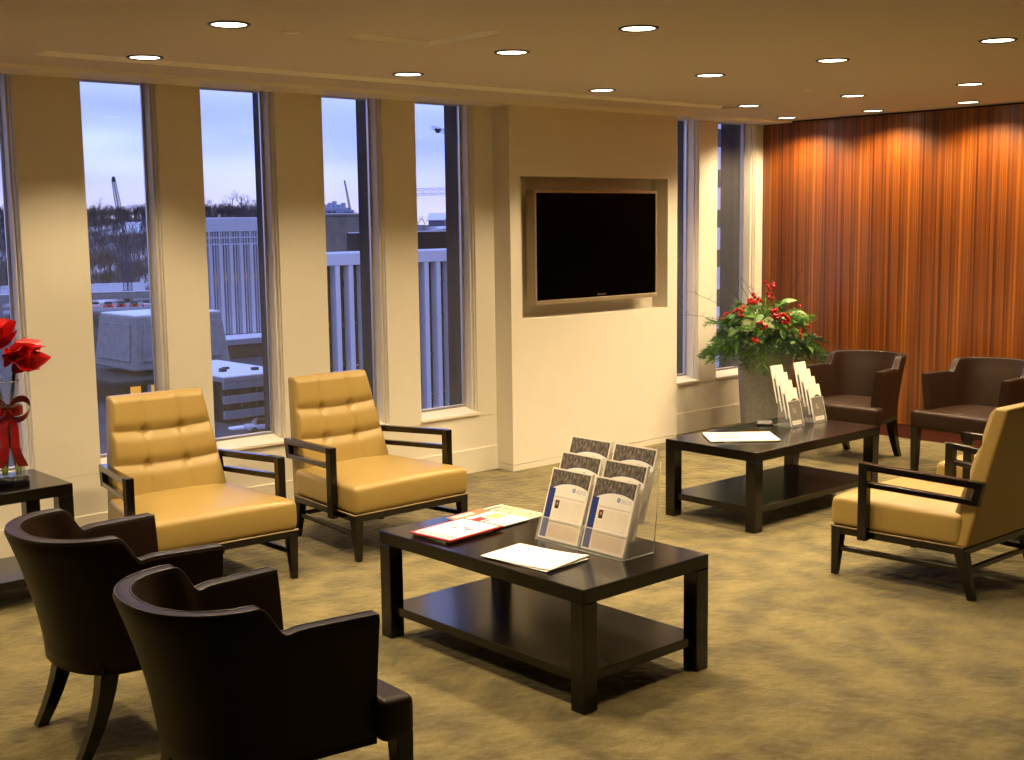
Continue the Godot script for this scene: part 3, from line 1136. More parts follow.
func magazine_image(kind: int) -> Image:
	var w := 128
	var h := 168
	var im := Image.create(w, h, false, Image.FORMAT_RGB8)
	im.fill(Color(0.97, 0.96, 0.93))
	if kind == 0:
		# red-bordered weekly with small drawings
		im.fill(Color(0.72, 0.14, 0.10))
		im.fill_rect(Rect2i(7, 7, w - 14, h - 14), Color(0.97, 0.96, 0.93))
		im.fill_rect(Rect2i(16, 14, 96, 16), Color(0.80, 0.30, 0.22))
		im.fill_rect(Rect2i(20, 18, 88, 8), Color(0.95, 0.90, 0.86))
		dashes(im, 20, 80, 44, 60, 4, Color(0.4, 0.35, 0.33), 3)
		for e in [[40, 96, 10], [56, 104, 7], [78, 90, 8], [92, 112, 5]]:
			for y in range(e[1] - e[2], e[1] + e[2]):
				for x in range(e[0] - e[2], e[0] + e[2]):
					if Vector2(x - e[0], (y - e[1]) * 1.6).length() < e[2]:
						im.set_pixel(x, y, Color(0.30, 0.24, 0.18))
		dashes(im, 24, 100, 128, 150, 5, Color(0.6, 0.56, 0.5), 13)
	elif kind == 1:
		im.fill_rect(Rect2i(0, 0, w, 40), Color(0.85, 0.45, 0.30))
		im.fill_rect(Rect2i(10, 8, 70, 18), Color(0.96, 0.90, 0.80))
		im.fill_rect(Rect2i(0, 60, 60, 30), Color(0.78, 0.18, 0.14))
		im.fill_rect(Rect2i(70, 64, 50, 40), Color(0.93, 0.80, 0.45))
		im.fill_rect(Rect2i(0, 96, 60, 10), Color(0.45, 0.42, 0.62))
		dashes(im, 8, 120, 116, 160, 5, Color(0.66, 0.60, 0.58), 15)
	elif kind == 2:
		var r := RandomNumberGenerator.new()
		r.seed = 6
		im.fill(Color(0.93, 0.86, 0.70))
		for i in 160:
			im.fill_rect(Rect2i(r.randi_range(8, w - 16), r.randi_range(8, h - 16), r.randi_range(3, 10), r.randi_range(3, 8)), Color(0.80, 0.50, 0.22).lerp(Color(0.62, 0.24, 0.14), r.randf()))
		im.fill_rect(Rect2i(20, 10, 90, 14), Color(0.40, 0.35, 0.30))
		im.fill_rect(Rect2i(0, 0, w, 6), Color(0.95, 0.93, 0.88))
		im.fill_rect(Rect2i(0, 0, 8, h), Color(0.95, 0.93, 0.88))
	elif kind == 3:
		dashes(im, 84, 118, 16, 24, 4, Color(0.55, 0.50, 0.45), 17)
		dashes(im, 14, 112, 40, 150, 6, Color(0.90, 0.88, 0.84), 19)
	else:
		# open spread with tan pictures
		im.fill_rect(Rect2i(20, 20, 44, 20), Color(0.80, 0.62, 0.42))
		im.fill_rect(Rect2i(78, 14, 30, 14), Color(0.72, 0.50, 0.30))
		im.fill_rect(Rect2i(63, 0, 2, h), Color(0.78, 0.75, 0.70))
		im.fill_rect(Rect2i(16, 90, 46, 26), Color(0.84, 0.66, 0.46))
		im.fill_rect(Rect2i(14, 88, 50, 2), Color(0.5, 0.4, 0.3))
		dashes(im, 72, 120, 40, 150, 5, Color(0.82, 0.78, 0.72), 21)
	return im

func magazine(called: String, label: String, at: Vector3, turn: float, sx: float, sz: float, h: float, pm: Material, edge: Material, group := "") -> void:
	var t := thing(called, label, "magazine", at, turn, group)
	obj("pages", box(Vector3(-sx / 2, 0, -sz / 2), Vector3(sx / 2, h, sz / 2), 0.0008), edge, t)
	var st := begin()
	card(st, Vector3(-sx / 2, h + 0.0003, sz / 2), Vector3(sx, 0, 0), Vector3(0, 0, -sz))
	obj("cover", st, pm, t)

func tabletop_things() -> void:
	var y := 0.4335
	var red := mat("red_cover_edge", Color(0.66, 0.16, 0.11), 0.5)
	var k0 := print_mat("weekly_print", magazine_image(0))
	var k1 := print_mat("monthly_print", magazine_image(1))
	var k2 := print_mat("pattern_print", magazine_image(2))
	var k3 := print_mat("letter_print", magazine_image(3))
	var k4 := print_mat("spread_print", magazine_image(4))
	magazine("magazine", "orange-patterned magazine at the back of the pile on the near coffee table", Vector3(3.385, y, 2.392), 0.06, 0.205, 0.27, 0.004, k2, M.paper)
	magazine("magazine", "white magazine with red and yellow blocks in the middle of the pile", Vector3(3.262, y + 0.0045, 2.415), 0.10, 0.205, 0.28, 0.005, k1, M.paper)
	magazine("magazine", "plain white magazine lying under the red-edged magazine", Vector3(3.025, y, 2.475), 1.62, 0.20, 0.255, 0.0098, k3, M.paper)
	magazine("magazine", "red-edged white magazine at the front left of the near coffee table", Vector3(3.038, y + 0.010, 2.485), 1.68, 0.225, 0.30, 0.006, k0, red)
	# slightly curled white papers
	for i in 2:
		var t := thing("paper_sheet", ["blank white sheet of paper on top, near the acrylic rack", "white sheet of paper peeking out below the top sheet near the acrylic rack"][i], "paper", Vector3(3.0, y + (0.004 if i == 0 else 0.0005), 2.972), 0.12 if i == 0 else 0.06)
		var st := begin()
		var lift := func(x: float, z: float) -> float:
			return 0.0012 + (0.010 if i == 0 else 0.003) * pow(clampf((z + 0.05) / 0.22, 0.0, 1.0), 2.0) * (0.5 + 0.5 * clampf(x / 0.12 + 0.4, 0.0, 1.0))
		rbox(st, Vector3(-0.112, 0, -0.165), Vector3(0.112, 0.0016, 0.165), 0.0007, Vector3i(8, 1, 14), func(p: Vector3) -> Vector3:
			return Vector3(p.x, p.y + lift.call(p.x, p.z), p.z))
		obj("sheet", st, M.paper, t, true)
	# far table
	magazine("magazine", "open magazine lying on the left half of the far coffee table", Vector3(5.520, y + 0.004, 1.958), -0.715, 0.385, 0.272, 0.006, k4, M.paper)
	magazine("magazine", "closed white magazine beneath the open one on the far coffee table", Vector3(5.535, y, 1.975), -0.62, 0.30, 0.24, 0.004, k3, M.paper)
	var st2 := begin()
	rbox(st2, Vector3(-0.072, 0, -0.048), Vector3(0.072, 0.022, 0.048), 0.009, Vector3i(10, 2, 6), func(p: Vector3) -> Vector3:
		return Vector3(p.x, p.y * (1.0 - 0.35 * pow(p.x / 0.072, 2.0)), p.z))
	var cb := obj("coaster_box", st2, M.black_leather, null, true)
	cb.position = Vector3(5.995, 0.4335, 1.765)
	cb.rotation.y = 0.72
	tag(cb, "low black rounded coaster box beside the pamphlet racks", "coaster")

# ------------------------------------------------------------------ plants
func leaf_mesh(l: float, w: float, bend: float, fold: float) -> Mesh:
	var st := begin()
	var rows := []
	for i in 8:
		var q := i / 7.0
		var hw := w * pow(sin(PI * pow(q, 0.8) * 0.98 + 0.02), 0.85)
		var c := Vector3(0, -bend * q * q * l, q * l)
		rows.append([c + Vector3(-hw, fold * hw, 0), c, c + Vector3(hw, fold * hw, 0)])
	for i in 7:
		for k in 2:
			quad4(st, rows[i][k], rows[i + 1][k], rows[i + 1][k + 1], rows[i][k + 1], Vector3.UP)
	st.generate_normals()
	return st.commit()

func fir_mesh(sd: int) -> Mesh:
	var r := RandomNumberGenerator.new()
	r.seed = sd
	var st := begin()
	var twigs := [[Vector3.ZERO, Vector3(0, -0.05, 0.26), 0.004]]
	for i in 9:
		var q := 0.16 + 0.09 * i
		var s := -1.0 if i % 2 == 0 else 1.0
		var p := Vector3(0, -0.05 * q * q, 0.26 * q)
		var l := 0.11 * (1.15 - q)+ 0.02
		twigs.append([p, p + Vector3(s * l * 0.8, -0.015 + r.randf_range(-0.015, 0.015), l * 0.75), 0.0022])
	for t in twigs:
		var a: Vector3 = t[0]
		var b: Vector3 = t[1]
		tube(st, [a, (a + b) / 2.0 + Vector3(0, 0.004, 0), b], [t[2], t[2] * 0.8, t[2] * 0.4], 4)
		var d := (b - a).normalized()
		var nn := int((b - a).length() / 0.0032)
		for i in nn:
			var p := a.lerp(b, (i + 0.5) / nn)
			var side := d.cross(Vector3(r.randf_range(-1, 1), r.randf_range(-1, 1), r.randf_range(-1, 1))).normalized()
			var dir := (d * 0.75 + side).normalized()
			var tip := p + dir * r.randf_range(0.020, 0.030)
			var wv := d.cross(side).normalized() * 0.0024
			tri3(st, p - wv, p + wv, tip, side)
			var wv2 := side * 0.002
			tri3(st, p - d * 0.0012 - wv2, p + d * 0.0012 + wv2, tip, d.cross(side))
	st.generate_normals()
	return st.commit()

func arrangement() -> void:
	var at := Vector3(7.615, 0, 0.56)
	var turn := -0.80
	# square planter, wider at the rim
	var t := thing("planter", "tall square grey metal planter tapering downward, in the corner by the wood wall", "planter", at, turn)
	var st := begin()
	var ph := 0.70
	var tp := func(p: Vector3) -> Vector3:
		var k := lerpf(0.80, 1.0, p.y / ph)
		return Vector3(p.x * k, p.y, p.z * k)
	solid(st, Vector3(-0.187, 0, -0.187), Vector3(0.187, ph, 0.187), 0.004, tp)
	var body := obj("body", st, M.planter_metal, t)
	st = begin()
	for s in [[Vector3(-0.190, ph - 0.004, -0.190), Vector3(0.190, ph + 0.008, -0.170)], [Vector3(-0.190, ph - 0.004, 0.170), Vector3(0.190, ph + 0.008, 0.190)], [Vector3(-0.190, ph - 0.004, -0.170), Vector3(-0.170, ph + 0.008, 0.170)], [Vector3(0.170, ph - 0.004, -0.170), Vector3(0.190, ph + 0.008, 0.170)]]:
		solid(st, s[0], s[1], 0.002)
	obj("rim", st, M.planter_metal, body)
	obj("soil", box(Vector3(-0.169, ph, -0.169), Vector3(0.169, ph + 0.006, 0.169)), M.soil, t)

	var g := thing("winter_greenery", "bushy arrangement of fir, green leaves, red berries and twigs in the grey planter", "plant", at + Vector3(0, ph + 0.006, 0), turn)
	rng.seed = 77
	var firs := [fir_mesh(1), fir_mesh(2), fir_mesh(3)]
	var leaves := [leaf_mesh(0.115, 0.030, 0.40, 0.35), leaf_mesh(0.095, 0.026, 0.2, 0.5)]
	# fir branches: a drooping skirt, a middle ring and a crown
	for ringi in 4:
		var cnt: int = [15, 14, 11, 7][ringi]
		for i in cnt:
			var az := TAU * (i + 0.5 * ringi) / cnt + rng.randf_range(-0.15, 0.15)
			var tilt: float = [-0.40, -0.08, 0.38, 0.85][ringi] + rng.randf_range(-0.16, 0.16)
			var sc: float = [1.32, 1.34, 1.18, 1.02][ringi] * rng.randf_range(0.85, 1.12)
			var root: Vector3 = Vector3(sin(az), 0, cos(az)) * [0.165, 0.13, 0.10, 0.05][ringi] + Vector3(0, [0.065, 0.09, 0.13, 0.16][ringi], 0)
			var b := Basis(Vector3.UP, az) * Basis(Vector3.RIGHT, -tilt) * Basis(Vector3.BACK, rng.randf_range(-0.5, 0.5))
			inst("fir_branch", firs[rng.randi() % 3], M.fir_green if rng.randf() < 0.66 else M.fir_dark, g, Transform3D(b.scaled(Vector3.ONE * sc), root))
	# broad leaves in small fans
	for i in 120:
		var az := rng.randf_range(0, TAU)
		var el := rng.randf_range(-0.30, 1.25)
		var rad := rng.randf_range(0.20, 0.33)
		var root := Vector3(sin(az) * cos(el) * rad, 0.05 + sin(el) * rad * 0.85, cos(az) * cos(el) * rad)
		var b := Basis(Vector3.UP, az + rng.randf_range(-0.7, 0.7)) * Basis(Vector3.RIGHT, -el * 0.5 + rng.randf_range(0.0, 1.1)) * Basis(Vector3.BACK, rng.randf_range(-0.9, 0.9))
		inst("leaf", leaves[i % 2], M.leaf_pale if i % 7 == 0 else M.leaf_green, g, Transform3D(b.scaled(Vector3.ONE * rng.randf_range(0.8, 1.25)), root))
	# red berry clusters
	var ball := SphereMesh.new()
	ball.radius = 1.0
	ball.height = 2.0
	ball.radial_segments = 8
	ball.rings = 5
	var spots := [[0.10, 0.22, 0.30, 20], [0.03, 0.25, 0.29, 16], [-0.06, 0.17, 0.33, 9], [-0.22, 0.26, 0.18, 9], [-0.15, 0.31, 0.10, 8], [-0.13, 0.07, 0.34, 5], [0.02, 0.45, 0.04, 9], [0.03, 0.38, 0.05, 7], [0.22, 0.27, 0.08, 7], [-0.08, 0.36, 0.14, 6], [0.20, 0.10, 0.27, 4], [-0.05, 0.33, -0.2, 8], [-0.3, 0.2, -0.05, 7], [0.3, 0.16, -0.05, 6]]
	for s in spots:
		st = begin()
		var c := Vector3(s[0], s[1], s[2])
		for i in s[3]:
			var p := c + Vector3(rng.randf_range(-1, 1), rng.randf_range(-1, 1), rng.randf_range(-1, 1)) * 0.036
			var rr := rng.randf_range(0.010, 0.0145)
			st.append_from(ball, 0, Transform3D(Basis().scaled(Vector3.ONE * rr), p))
		obj("berry_cluster", st, M.berry_red, g)
	# bare twigs
	for e in [[-0.62, 0.24, 0.14], [-0.56, 0.42, 0.2], [-0.34, 0.50, 0.12], [-0.16, 0.52, 0.05], [0.05, 0.56, 0.02], [0.30, 0.58, 0.02], [0.38, 0.44, 0.06], [-0.08, 0.44, 0.0], [-0.24, 0.58, -0.1]]:
		st = begin()
		var p0 := Vector3(e[0] * 0.15, 0.05, e[2] * 0.3)
		var p3 := Vector3(e[0], e[1], e[2])
		var pts := []
		for k in 8:
			var q := k / 7.0
			pts.append(p0.lerp(p3, q) + Vector3(0.02 * sin(q * 5.0), 0.05 * sin(q * PI), 0.015 * cos(q * 4.0)))
		tube(st, pts, [0.0032, 0.003, 0.0027, 0.0024, 0.002, 0.0017, 0.0014, 0.001], 5)
		for k in [3, 4, 5, 6]:
			var s := -1.0 if k % 2 == 0 else 1.0
			tube(st, [pts[k], pts[k] + Vector3(s * 0.03, 0.035, 0.01)], [0.0014, 0.0008], 4)
		obj("twig", st, M.twig, g, true)

func vase() -> void:
	var at := Vector3(1.965, 0.525, 0.70)
	var v := thing("glass_vase", "tall clear glass cylinder vase with dark base on the left end table", "vase", at)
	var st := begin()
	lathe(st, [Vector2(0.0, 0.0), Vector2(0.072, 0.0), Vector2(0.076, 0.005), Vector2(0.074, 0.036), Vector2(0.0, 0.036)], 32)
	obj("base", st, M.vase_base, v, true)
	st = begin()
	lathe(st, [Vector2(0.066, 0.036), Vector2(0.060, 0.20), Vector2(0.056, 0.46)], 36)
	obj("wall", st, M.vase_glass, v, true)
	st = begin()
	lathe(st, [Vector2(0.0545, 0.458), Vector2(0.0575, 0.458), Vector2(0.0575, 0.462), Vector2(0.0545, 0.462)], 36)
	obj("rim", st, M.acrylic_edge, v, true)

	rng.seed = 21
	var petal := leaf_mesh(0.135, 0.054, 0.42, 0.30)
	var inner := leaf_mesh(0.115, 0.044, 0.18, 0.5)
	var heads := [
		[Vector3(-0.062, 0.645, -0.020), Vector3(-0.2, 0.35, 0.85), "red amaryllis stem with its blossom cut by the left edge of the picture"],
		[Vector3(0.036, 0.560, 0.040), Vector3(0.75, 0.10, 0.6), "red amaryllis stem whose blossom leans right out of the vase"],
	]
	for h in heads:
		var t := thing("amaryllis", h[2], "flower", at, 0.0, "red flowers in the glass vase")
		var top: Vector3 = h[0]
		var dir: Vector3 = (h[1] as Vector3).normalized()
		st = begin()
		var foot := Vector3(-top.x * 0.5, 0.04, -top.z * 0.5)
		tube(st, [foot, foot.lerp(top, 0.35), foot.lerp(top, 0.7) + Vector3(0, 0.01, 0), top], [0.010, 0.009, 0.008, 0.007], 10)
		obj("stem", st, M.stem_dark, t, true)
		st = begin()
		lathe(st, [Vector2(0.0, -0.002), Vector2(0.012, 0.0), Vector2(0.015, 0.03), Vector2(0.0105, 0.09), Vector2(0.0085, 0.10)], 12, foot)
		obj("stem_foot", st, M.stem_green, t, true)
		for fl in 3:
			var d2: Vector3 = [dir, (Vector3(-dir.z, dir.y * 0.6, dir.x) * 0.8 + dir * 0.45).normalized(), (Vector3(dir.z, dir.y * 0.3 + 0.25, -dir.x) * 0.8 + dir * 0.45).normalized()][fl]
			var zz := d2
			var xx := Vector3.UP.cross(zz).normalized()
			var yy := zz.cross(xx)
			for i in 6:
				var b := Basis(xx, yy, zz) * Basis(Vector3.BACK, TAU * i / 6.0 + fl * 0.4) * Basis(Vector3.RIGHT, -0.62 - 0.10 * (i % 2))
				inst("petal", petal if i % 2 == 0 else inner, M.petal_red, t, Transform3D(b, top))
			st = begin()
			for i in 6:
				var e := top + d2 * 0.075 + (xx * cos(i * 1.05) + yy * sin(i * 1.05)) * 0.012
				tube(st, [top, (top + e) / 2.0 + yy * 0.004, e], [0.001, 0.001, 0.0016], 4)
			obj("stamen", st, M.stamen, t, true)
	# ribbon: band, two loops, two tails
	var rb := thing("ribbon_bow", "sheer dark red ribbon bow tied round the glass vase", "ribbon", at)
	st = begin()
	lathe(st, [Vector2(0.0645, 0.31), Vector2(0.066, 0.33), Vector2(0.0645, 0.35)], 32)
	obj("band", st, M.ribbon_red, rb, true)
	var fr := Vector3(-0.30, 0, 0.95).normalized()
	var rt := Vector3(fr.z, 0, -fr.x)
	for s in [-1.0, 1.0]:
		st = begin()
		var pts := []
		for k in 17:
			var a := TAU * k / 16.0
			pts.append(fr * (0.072 + 0.030 * sin(a * 0.5)) + rt * s * (0.050 * (1.0 - cos(a))) * 0.9 + Vector3(0, 0.332 + 0.045 * sin(a) + 0.012 * (1.0 - cos(a)), 0))
		for k in 16:
			var w := (Vector3(0, 0.55, 0) + fr * 0.8).normalized() * 0.030
			quad4(st, pts[k] - w, pts[k + 1] - w, pts[k + 1] + w, pts[k] + w, Vector3.UP)
		obj("loop", st, M.ribbon_red, rb, true)
		st = begin()
		pts = []
		for k in 9:
			var q := k / 8.0
			pts.append(fr * (0.078 + 0.018 * sin(q * 3.0)) + rt * s * (0.004 + 0.040 * q + 0.008 * sin(q * 7.0)) + Vector3(0, 0.325 - 0.235 * q, 0))
		for k in 8:
			var w := rt * (0.014 + 0.008 * k / 8.0) + fr * 0.006 * sin(k * 1.3)
			quad4(st, pts[k] - w, pts[k + 1] - w, pts[k + 1] + w, pts[k] + w, fr)
		obj("tail", st, M.ribbon_red, rb, true)
	st = begin()
	rbox(st, fr * 0.078 + Vector3(0, 0.33, 0) - Vector3(0.014, 0.014, 0.012), fr * 0.078 + Vector3(0, 0.33, 0) + Vector3(0.014, 0.014, 0.012), 0.009, Vector3i(2, 2, 2))
	obj("knot", st, M.ribbon_red, rb, true)

# ------------------------------------------------------------------ outdoors
func hill_y(x: float, z: float) -> float:
	# ground far below, rising to a wooded hill north-east of the building
	var d := -z - x * 0.42
	var k := smoothstep(280.0, 420.0, d)
	var side := smoothstep(0.0, 1.0, (x - 40.0) / 500.0)
	return lerpf(-21.0, 3.5 - 7.0 * side, k)

func tree_mesh(sd: int, h: float) -> Mesh:
	var r := RandomNumberGenerator.new()
	r.seed = sd
	var st := begin()
	var todo := [[Vector3.ZERO, Vector3(r.randf_range(-0.05, 0.05), 0.34, r.randf_range(-0.05, 0.05)) * h, 0.026 * h, 0]]
	while todo.size() > 0:
		var b: Array = todo.pop_back()
		var p: Vector3 = b[0]
		var v: Vector3 = b[1]
		var w: float = b[2]
		var lv: int = b[3]
		tube(st, [p, p + v], [w, w * 0.62], 3, false)
		if lv >= 5:
			continue
		var kids := 3 if lv < 2 else 2
		if lv == 4:
			kids = 3
		for i in kids:
			var dir := v.normalized()
			var side := dir.cross(Vector3(r.randf_range(-1, 1), r.randf_range(-0.3, 0.3), r.randf_range(-1, 1))).normalized()
			var nd := (dir + side * r.randf_range(0.45, 0.95) + Vector3(0, 0.12, 0)).normalized()
			todo.append([p + v * r.randf_range(0.75, 1.0), nd * v.length() * r.randf_range(0.58, 0.82), w * 0.6, lv + 1])
	st.generate_normals()
	return st.commit()

func house(label: String, at: Vector3, turn: float, w: float, d: float, h: float, snow_roof := true) -> void:
	var t := thing("house", label, "house", at, turn)
	obj("wall", box(Vector3(-w / 2, 0, -d / 2), Vector3(w / 2, h, d / 2)), M.house_wall, t)
	var st: SurfaceTool
	for g in [-1.0, 1.0]:
		st = begin()
		poly(st, [Vector3(-w / 2, h, g * d / 2), Vector3(w / 2, h, g * d / 2), Vector3(0, h + w * 0.42, g * d / 2)], Vector3(0, h, 0))
		obj("gable", st, M.house_wall, t)
	for s in [-1.0, 1.0]:
		st = begin()
		var a := Vector3(s * w * 0.56, h - w * 0.05, 0)
		var b := Vector3(0, h + w * 0.44, 0)
		bar(st, a, b, Vector3.BACK, (b - a).normalized().cross(Vector3.BACK), Vector2(d * 0.56, 0.15), Vector2(d * 0.56, 0.15), 0.0)
		obj("roof", st, M.snow if snow_roof else M.dark_cladding, t)
	for x in [-0.25, 0.25]:
		for y in [0.3, 0.68]:
			obj("window", box(Vector3(x * w - 0.5, y * h - 0.6, d / 2 - 0.05), Vector3(x * w + 0.5, y * h + 0.7, d / 2 + 0.06)), M.dark_window, t)

func lattice(st: SurfaceTool, p: Vector3, q: Vector3, w0: float, w1: float, bays: int, r: float) -> void:
	var d := (q - p).normalized()
	var sx := d.cross(Vector3(0.3, 0.2, 1).normalized()).normalized()
	var sy := d.cross(sx)
	var prev := []
	for i in bays + 1:
		var k := float(i) / bays
		var c := p.lerp(q, k)
		var w := lerpf(w0, w1, k) / 2.0
		var ring := [c + sx * w + sy * w, c - sx * w + sy * w, c - sx * w - sy * w, c + sx * w - sy * w]
		for j in 4:
			tube(st, [ring[j], ring[(j + 1) % 4]], [r * 0.6], 3, false)
			if i > 0:
				tube(st, [prev[j], ring[j]], [r], 3, false)
				tube(st, [prev[j], ring[(j + 1) % 4]], [r * 0.6], 3, false)
		prev = ring

func car(label: String, at: Vector3, turn: float, m: Material) -> void:
	var t := thing("car", label, "car", at, turn, "cars in the street below")
	var st := begin()
	rbox(st, Vector3(-0.9, 0.3, -2.2), Vector3(0.9, 0.95, 2.2), 0.2, Vector3i(2, 1, 3))
	obj("body", st, m, t, true)
	obj("cabin", box(Vector3(-0.8, 0.9, -1.3), Vector3(0.8, 1.5, 1.0), 0.0, func(p: Vector3) -> Vector3:
		return Vector3(p.x * (0.85 if p.y > 1.2 else 1.0), p.y, p.z * (0.7 if p.y > 1.2 else 1.0))), M.dark_window, t)
	for z in [-1.4, 1.4]:
		st = begin()
		for x in [-0.85, 0.85]:
			tube(st, [Vector3(x - 0.1, 0.33, z), Vector3(x + 0.1, 0.33, z)], [0.33], 10)
		obj("wheel_pair", st, M.black_leather, t, true)
	for x in [-0.65, 0.65]:
		obj("tail_lamp", box(Vector3(x - 0.16, 0.6, 2.15), Vector3(x + 0.16, 0.78, 2.24)), M.tail_lamp, t)

func outdoors() -> void:
	var st: SurfaceTool
	# street level
	struct("ground", box(Vector3(-200, -25, -420), Vector3(500, -24, -6)), M.asphalt)
	# our own building's outer wall below the windows (what a step to the side could show)
	# wooded hillside with snow
	st = begin()
	var n := FastNoiseLite.new()
	n.seed = 12
	n.frequency = 0.02
	var hp := func(i: int, j: int) -> Vector3:
		var s := i / 60.0
		var a := deg_to_rad(lerpf(8.0, 58.0, s))
		var r := lerpf(330.0, 1000.0, j / 44.0)
		var x := sin(a) * r
		var z := 6.0 - cos(a) * r
		var rim := 640.0
		var rise := smoothstep(395.0, rim, r)
		var crest := lerpf(4.5, -1.0, smoothstep(30.0, 37.0, rad_to_deg(a)))
		var y := lerpf(-21.5, crest, rise) + n.get_noise_2d(x, z) * 2.2 * rise
		if r < 345.0:
			y = -26.0
		return Vector3(x, y, z)
	for i in 60:
		for j in 44:
			var c: Vector3 = hp.call(i, j)
			for q in [[0, 0], [1, 1], [1, 0], [0, 0], [0, 1], [1, 1]]:
				var p: Vector3 = hp.call(i + q[0], j + q[1])
				var v := n.get_noise_2d(p.x * 2.6 + 60.0, p.z * 2.6)
				var k := smoothstep(0.14, 0.26, v)
				st.set_color(Color(0.045, 0.045, 0.055).lerp(Color(0.72, 0.74, 0.80), k))
				st.add_vertex(p)
	var hm := mat("hill_cover", Color(1, 1, 1), 0.95)
	hm.vertex_color_use_as_albedo = true
	struct("hillside", st, hm, true)

	# woods on the slope: past counting
	var trees := [tree_mesh(1, 9.0), tree_mesh(2, 9.0), tree_mesh(3, 9.0), tree_mesh(4, 9.0)]
	rng.seed = 5
	for k in 3:
		var mm := MultiMesh.new()
		mm.transform_format = MultiMesh.TRANSFORM_3D
		mm.mesh = trees[k + 1]
		mm.instance_count = 900
		for i in 900:
			var a := deg_to_rad(rng.randf_range(16.0, 36.0))
			var r := rng.randf_range(425.0, 640.0) if k < 2 else rng.randf_range(585.0, 660.0)
			var rise := smoothstep(395.0, 640.0, r)
			var crest := lerpf(4.5, -1.0, smoothstep(30.0, 37.0, rad_to_deg(a)))
			var p := Vector3(sin(a) * r, 0, 6.0 - cos(a) * r)
			p.y = lerpf(-21.5, crest, rise) + n.get_noise_2d(p.x, p.z) * 2.2 * rise - 0.3
			mm.set_instance_transform(i, Transform3D(Basis(Vector3.UP, rng.randf_range(0, TAU)).scaled(Vector3.ONE * rng.randf_range(0.6, 1.05)), p))
		var mi := MultiMeshInstance3D.new()
		mi.multimesh = mm
		mi.material_override = M.pale_bark if k == 1 else M.bark
		mi.name = ["winter_woods", "winter_brush", "ridge_woods"][k]
		add_child(mi)
		mi.set_meta("kind", "stuff")
		tag(mi, ["dark leafless woods covering the far hillside", "paler leafless brush among the woods on the far hillside", "thin leafless woods along the ridge of the far hill"][k], "woods")
	# skyline trees that stand out
	var sky_trees := [[84, 1.0], [92, 1.15], [101, 1.3], [108, 1.35], [117, 1.2], [133, 1.0], [142, 1.1], [148, 1.05], [205, 1.75], [213, 1.5], [232, 1.15], [240, 1.7], [249, 1.9], [257, 1.6], [336, 0.8], [342, 0.7], [349, 0.8], [356, 0.75], [421, 0.85], [427, 0.95], [434, 1.0], [441, 0.95]]
	var ordinal := ["first", "second", "third", "fourth", "fifth", "sixth", "seventh", "eighth"]
	var seen := {}
	for e in sky_trees:
		var px: float = e[0]
		var win := "left" if px < 160 else "second" if px < 270 else "third" if px < 390 else "fourth"
		seen[win] = seen.get(win, -1) + 1
		var a := 0.7317 + atan((px - 512.0) / 1246.5)
		var r := (632.0 if px < 390 else 735.0) + 32.0 * float(seen[win] % 3)
		var crest := lerpf(4.5, -1.0, smoothstep(30.0, 37.0, rad_to_deg(a)))
		var t := thing("bare_tree", "bare leafless hilltop tree against the sky, %s from the left in the %s window" % [ordinal[seen[win]], win], "tree", Vector3(sin(a) * r, crest - 0.6, 6.0 - cos(a) * r), px, "bare trees on the hilltop skyline")
		inst("branches", trees[int(px) % 4], M.bark, t, Transform3D(Basis().scaled(Vector3.ONE * e[1]), Vector3.ZERO))

	# houses on the hill
	house("small snow-roofed house on the wooded hill, upper one seen through the left window", Vector3(247, -4.0, -520), 0.9, 7.5, 9, 4.0)
	house("small snow-roofed house on the wooded hill, lower one seen through the left window", Vector3(243.0, -10.5, -500), 0.5, 8, 9, 4.5)
	house("grey snow-roofed house on the skyline, left one seen through the window by the television", Vector3(424.0, -4.0, -552), 0.55, 8.0, 9, 7.5)
	house("grey snow-roofed house on the skyline, right one seen through the window by the television", Vector3(437.5, -4.0, -541), 0.7, 8.0, 9, 7.0)

	# lattice-boom crane before the hill
	var c := thing("crane", "dark lattice crane boom rising in front of the wooded hill, seen through the left window", "crane", Vector3(154.5, -24, -327))
	st = begin()
	lattice(st, Vector3(0, 20, 0), Vector3(-1.2, 38.6, -3.0), 1.6, 0.7, 14, 0.11)
	obj("boom", st, M.steel_dark, c, true)
	st = begin()
	lattice(st, Vector3(0, 3.0, 0), Vector3(0, 20.0, 0), 1.6, 1.6, 11, 0.13)
	obj("mast", st, M.steel_blue, c, true)
	obj("carriage", box(Vector3(-2.2, 0, -2.5), Vector3(2.2, 3.2, 2.5), 0.2), M.steel_blue, c)
	obj("boom_tip", box(Vector3(-1.5, 38.0, -3.4), Vector3(-0.8, 39.4, -2.6), 0.1), M.steel_dark, c)
	# pale crane and plant on the skyline (third window)
	c = thing("crane", "thin crane jib leaning above pale plant buildings on the skyline, seen through the third window", "crane", Vector3(347.9, -5, -496))
	st = begin()
	lattice(st, Vector3(0, 12, 0), Vector3(-1.6, 27.0, -2.0), 0.8, 0.45, 12, 0.10)
	obj("boom", st, M.steel_dark, c, true)
	obj("cab", box(Vector3(-1.2, 0, -1.2), Vector3(1.2, 13, 1.2), 0.1), M.steel_pale, c)
	c = thing("plant_building", "low pale industrial plant on the skyline, seen through the third window", "building", Vector3(344.5, -5, -505))
	obj("hall", box(Vector3(-6.5, 0, -4), Vector3(6.5, 14.2, 4), 0.1), M.steel_pale, c)
	for i in 5:
		obj("stack", box(Vector3(-5.6 + i * 2.6, 14.2, -1), Vector3(-4.2 + i * 2.6, 15.2 + 1.6 * float((i * 7) % 3) / 2.0 + 0.5, 1), 0.05), M.steel_pale, c)
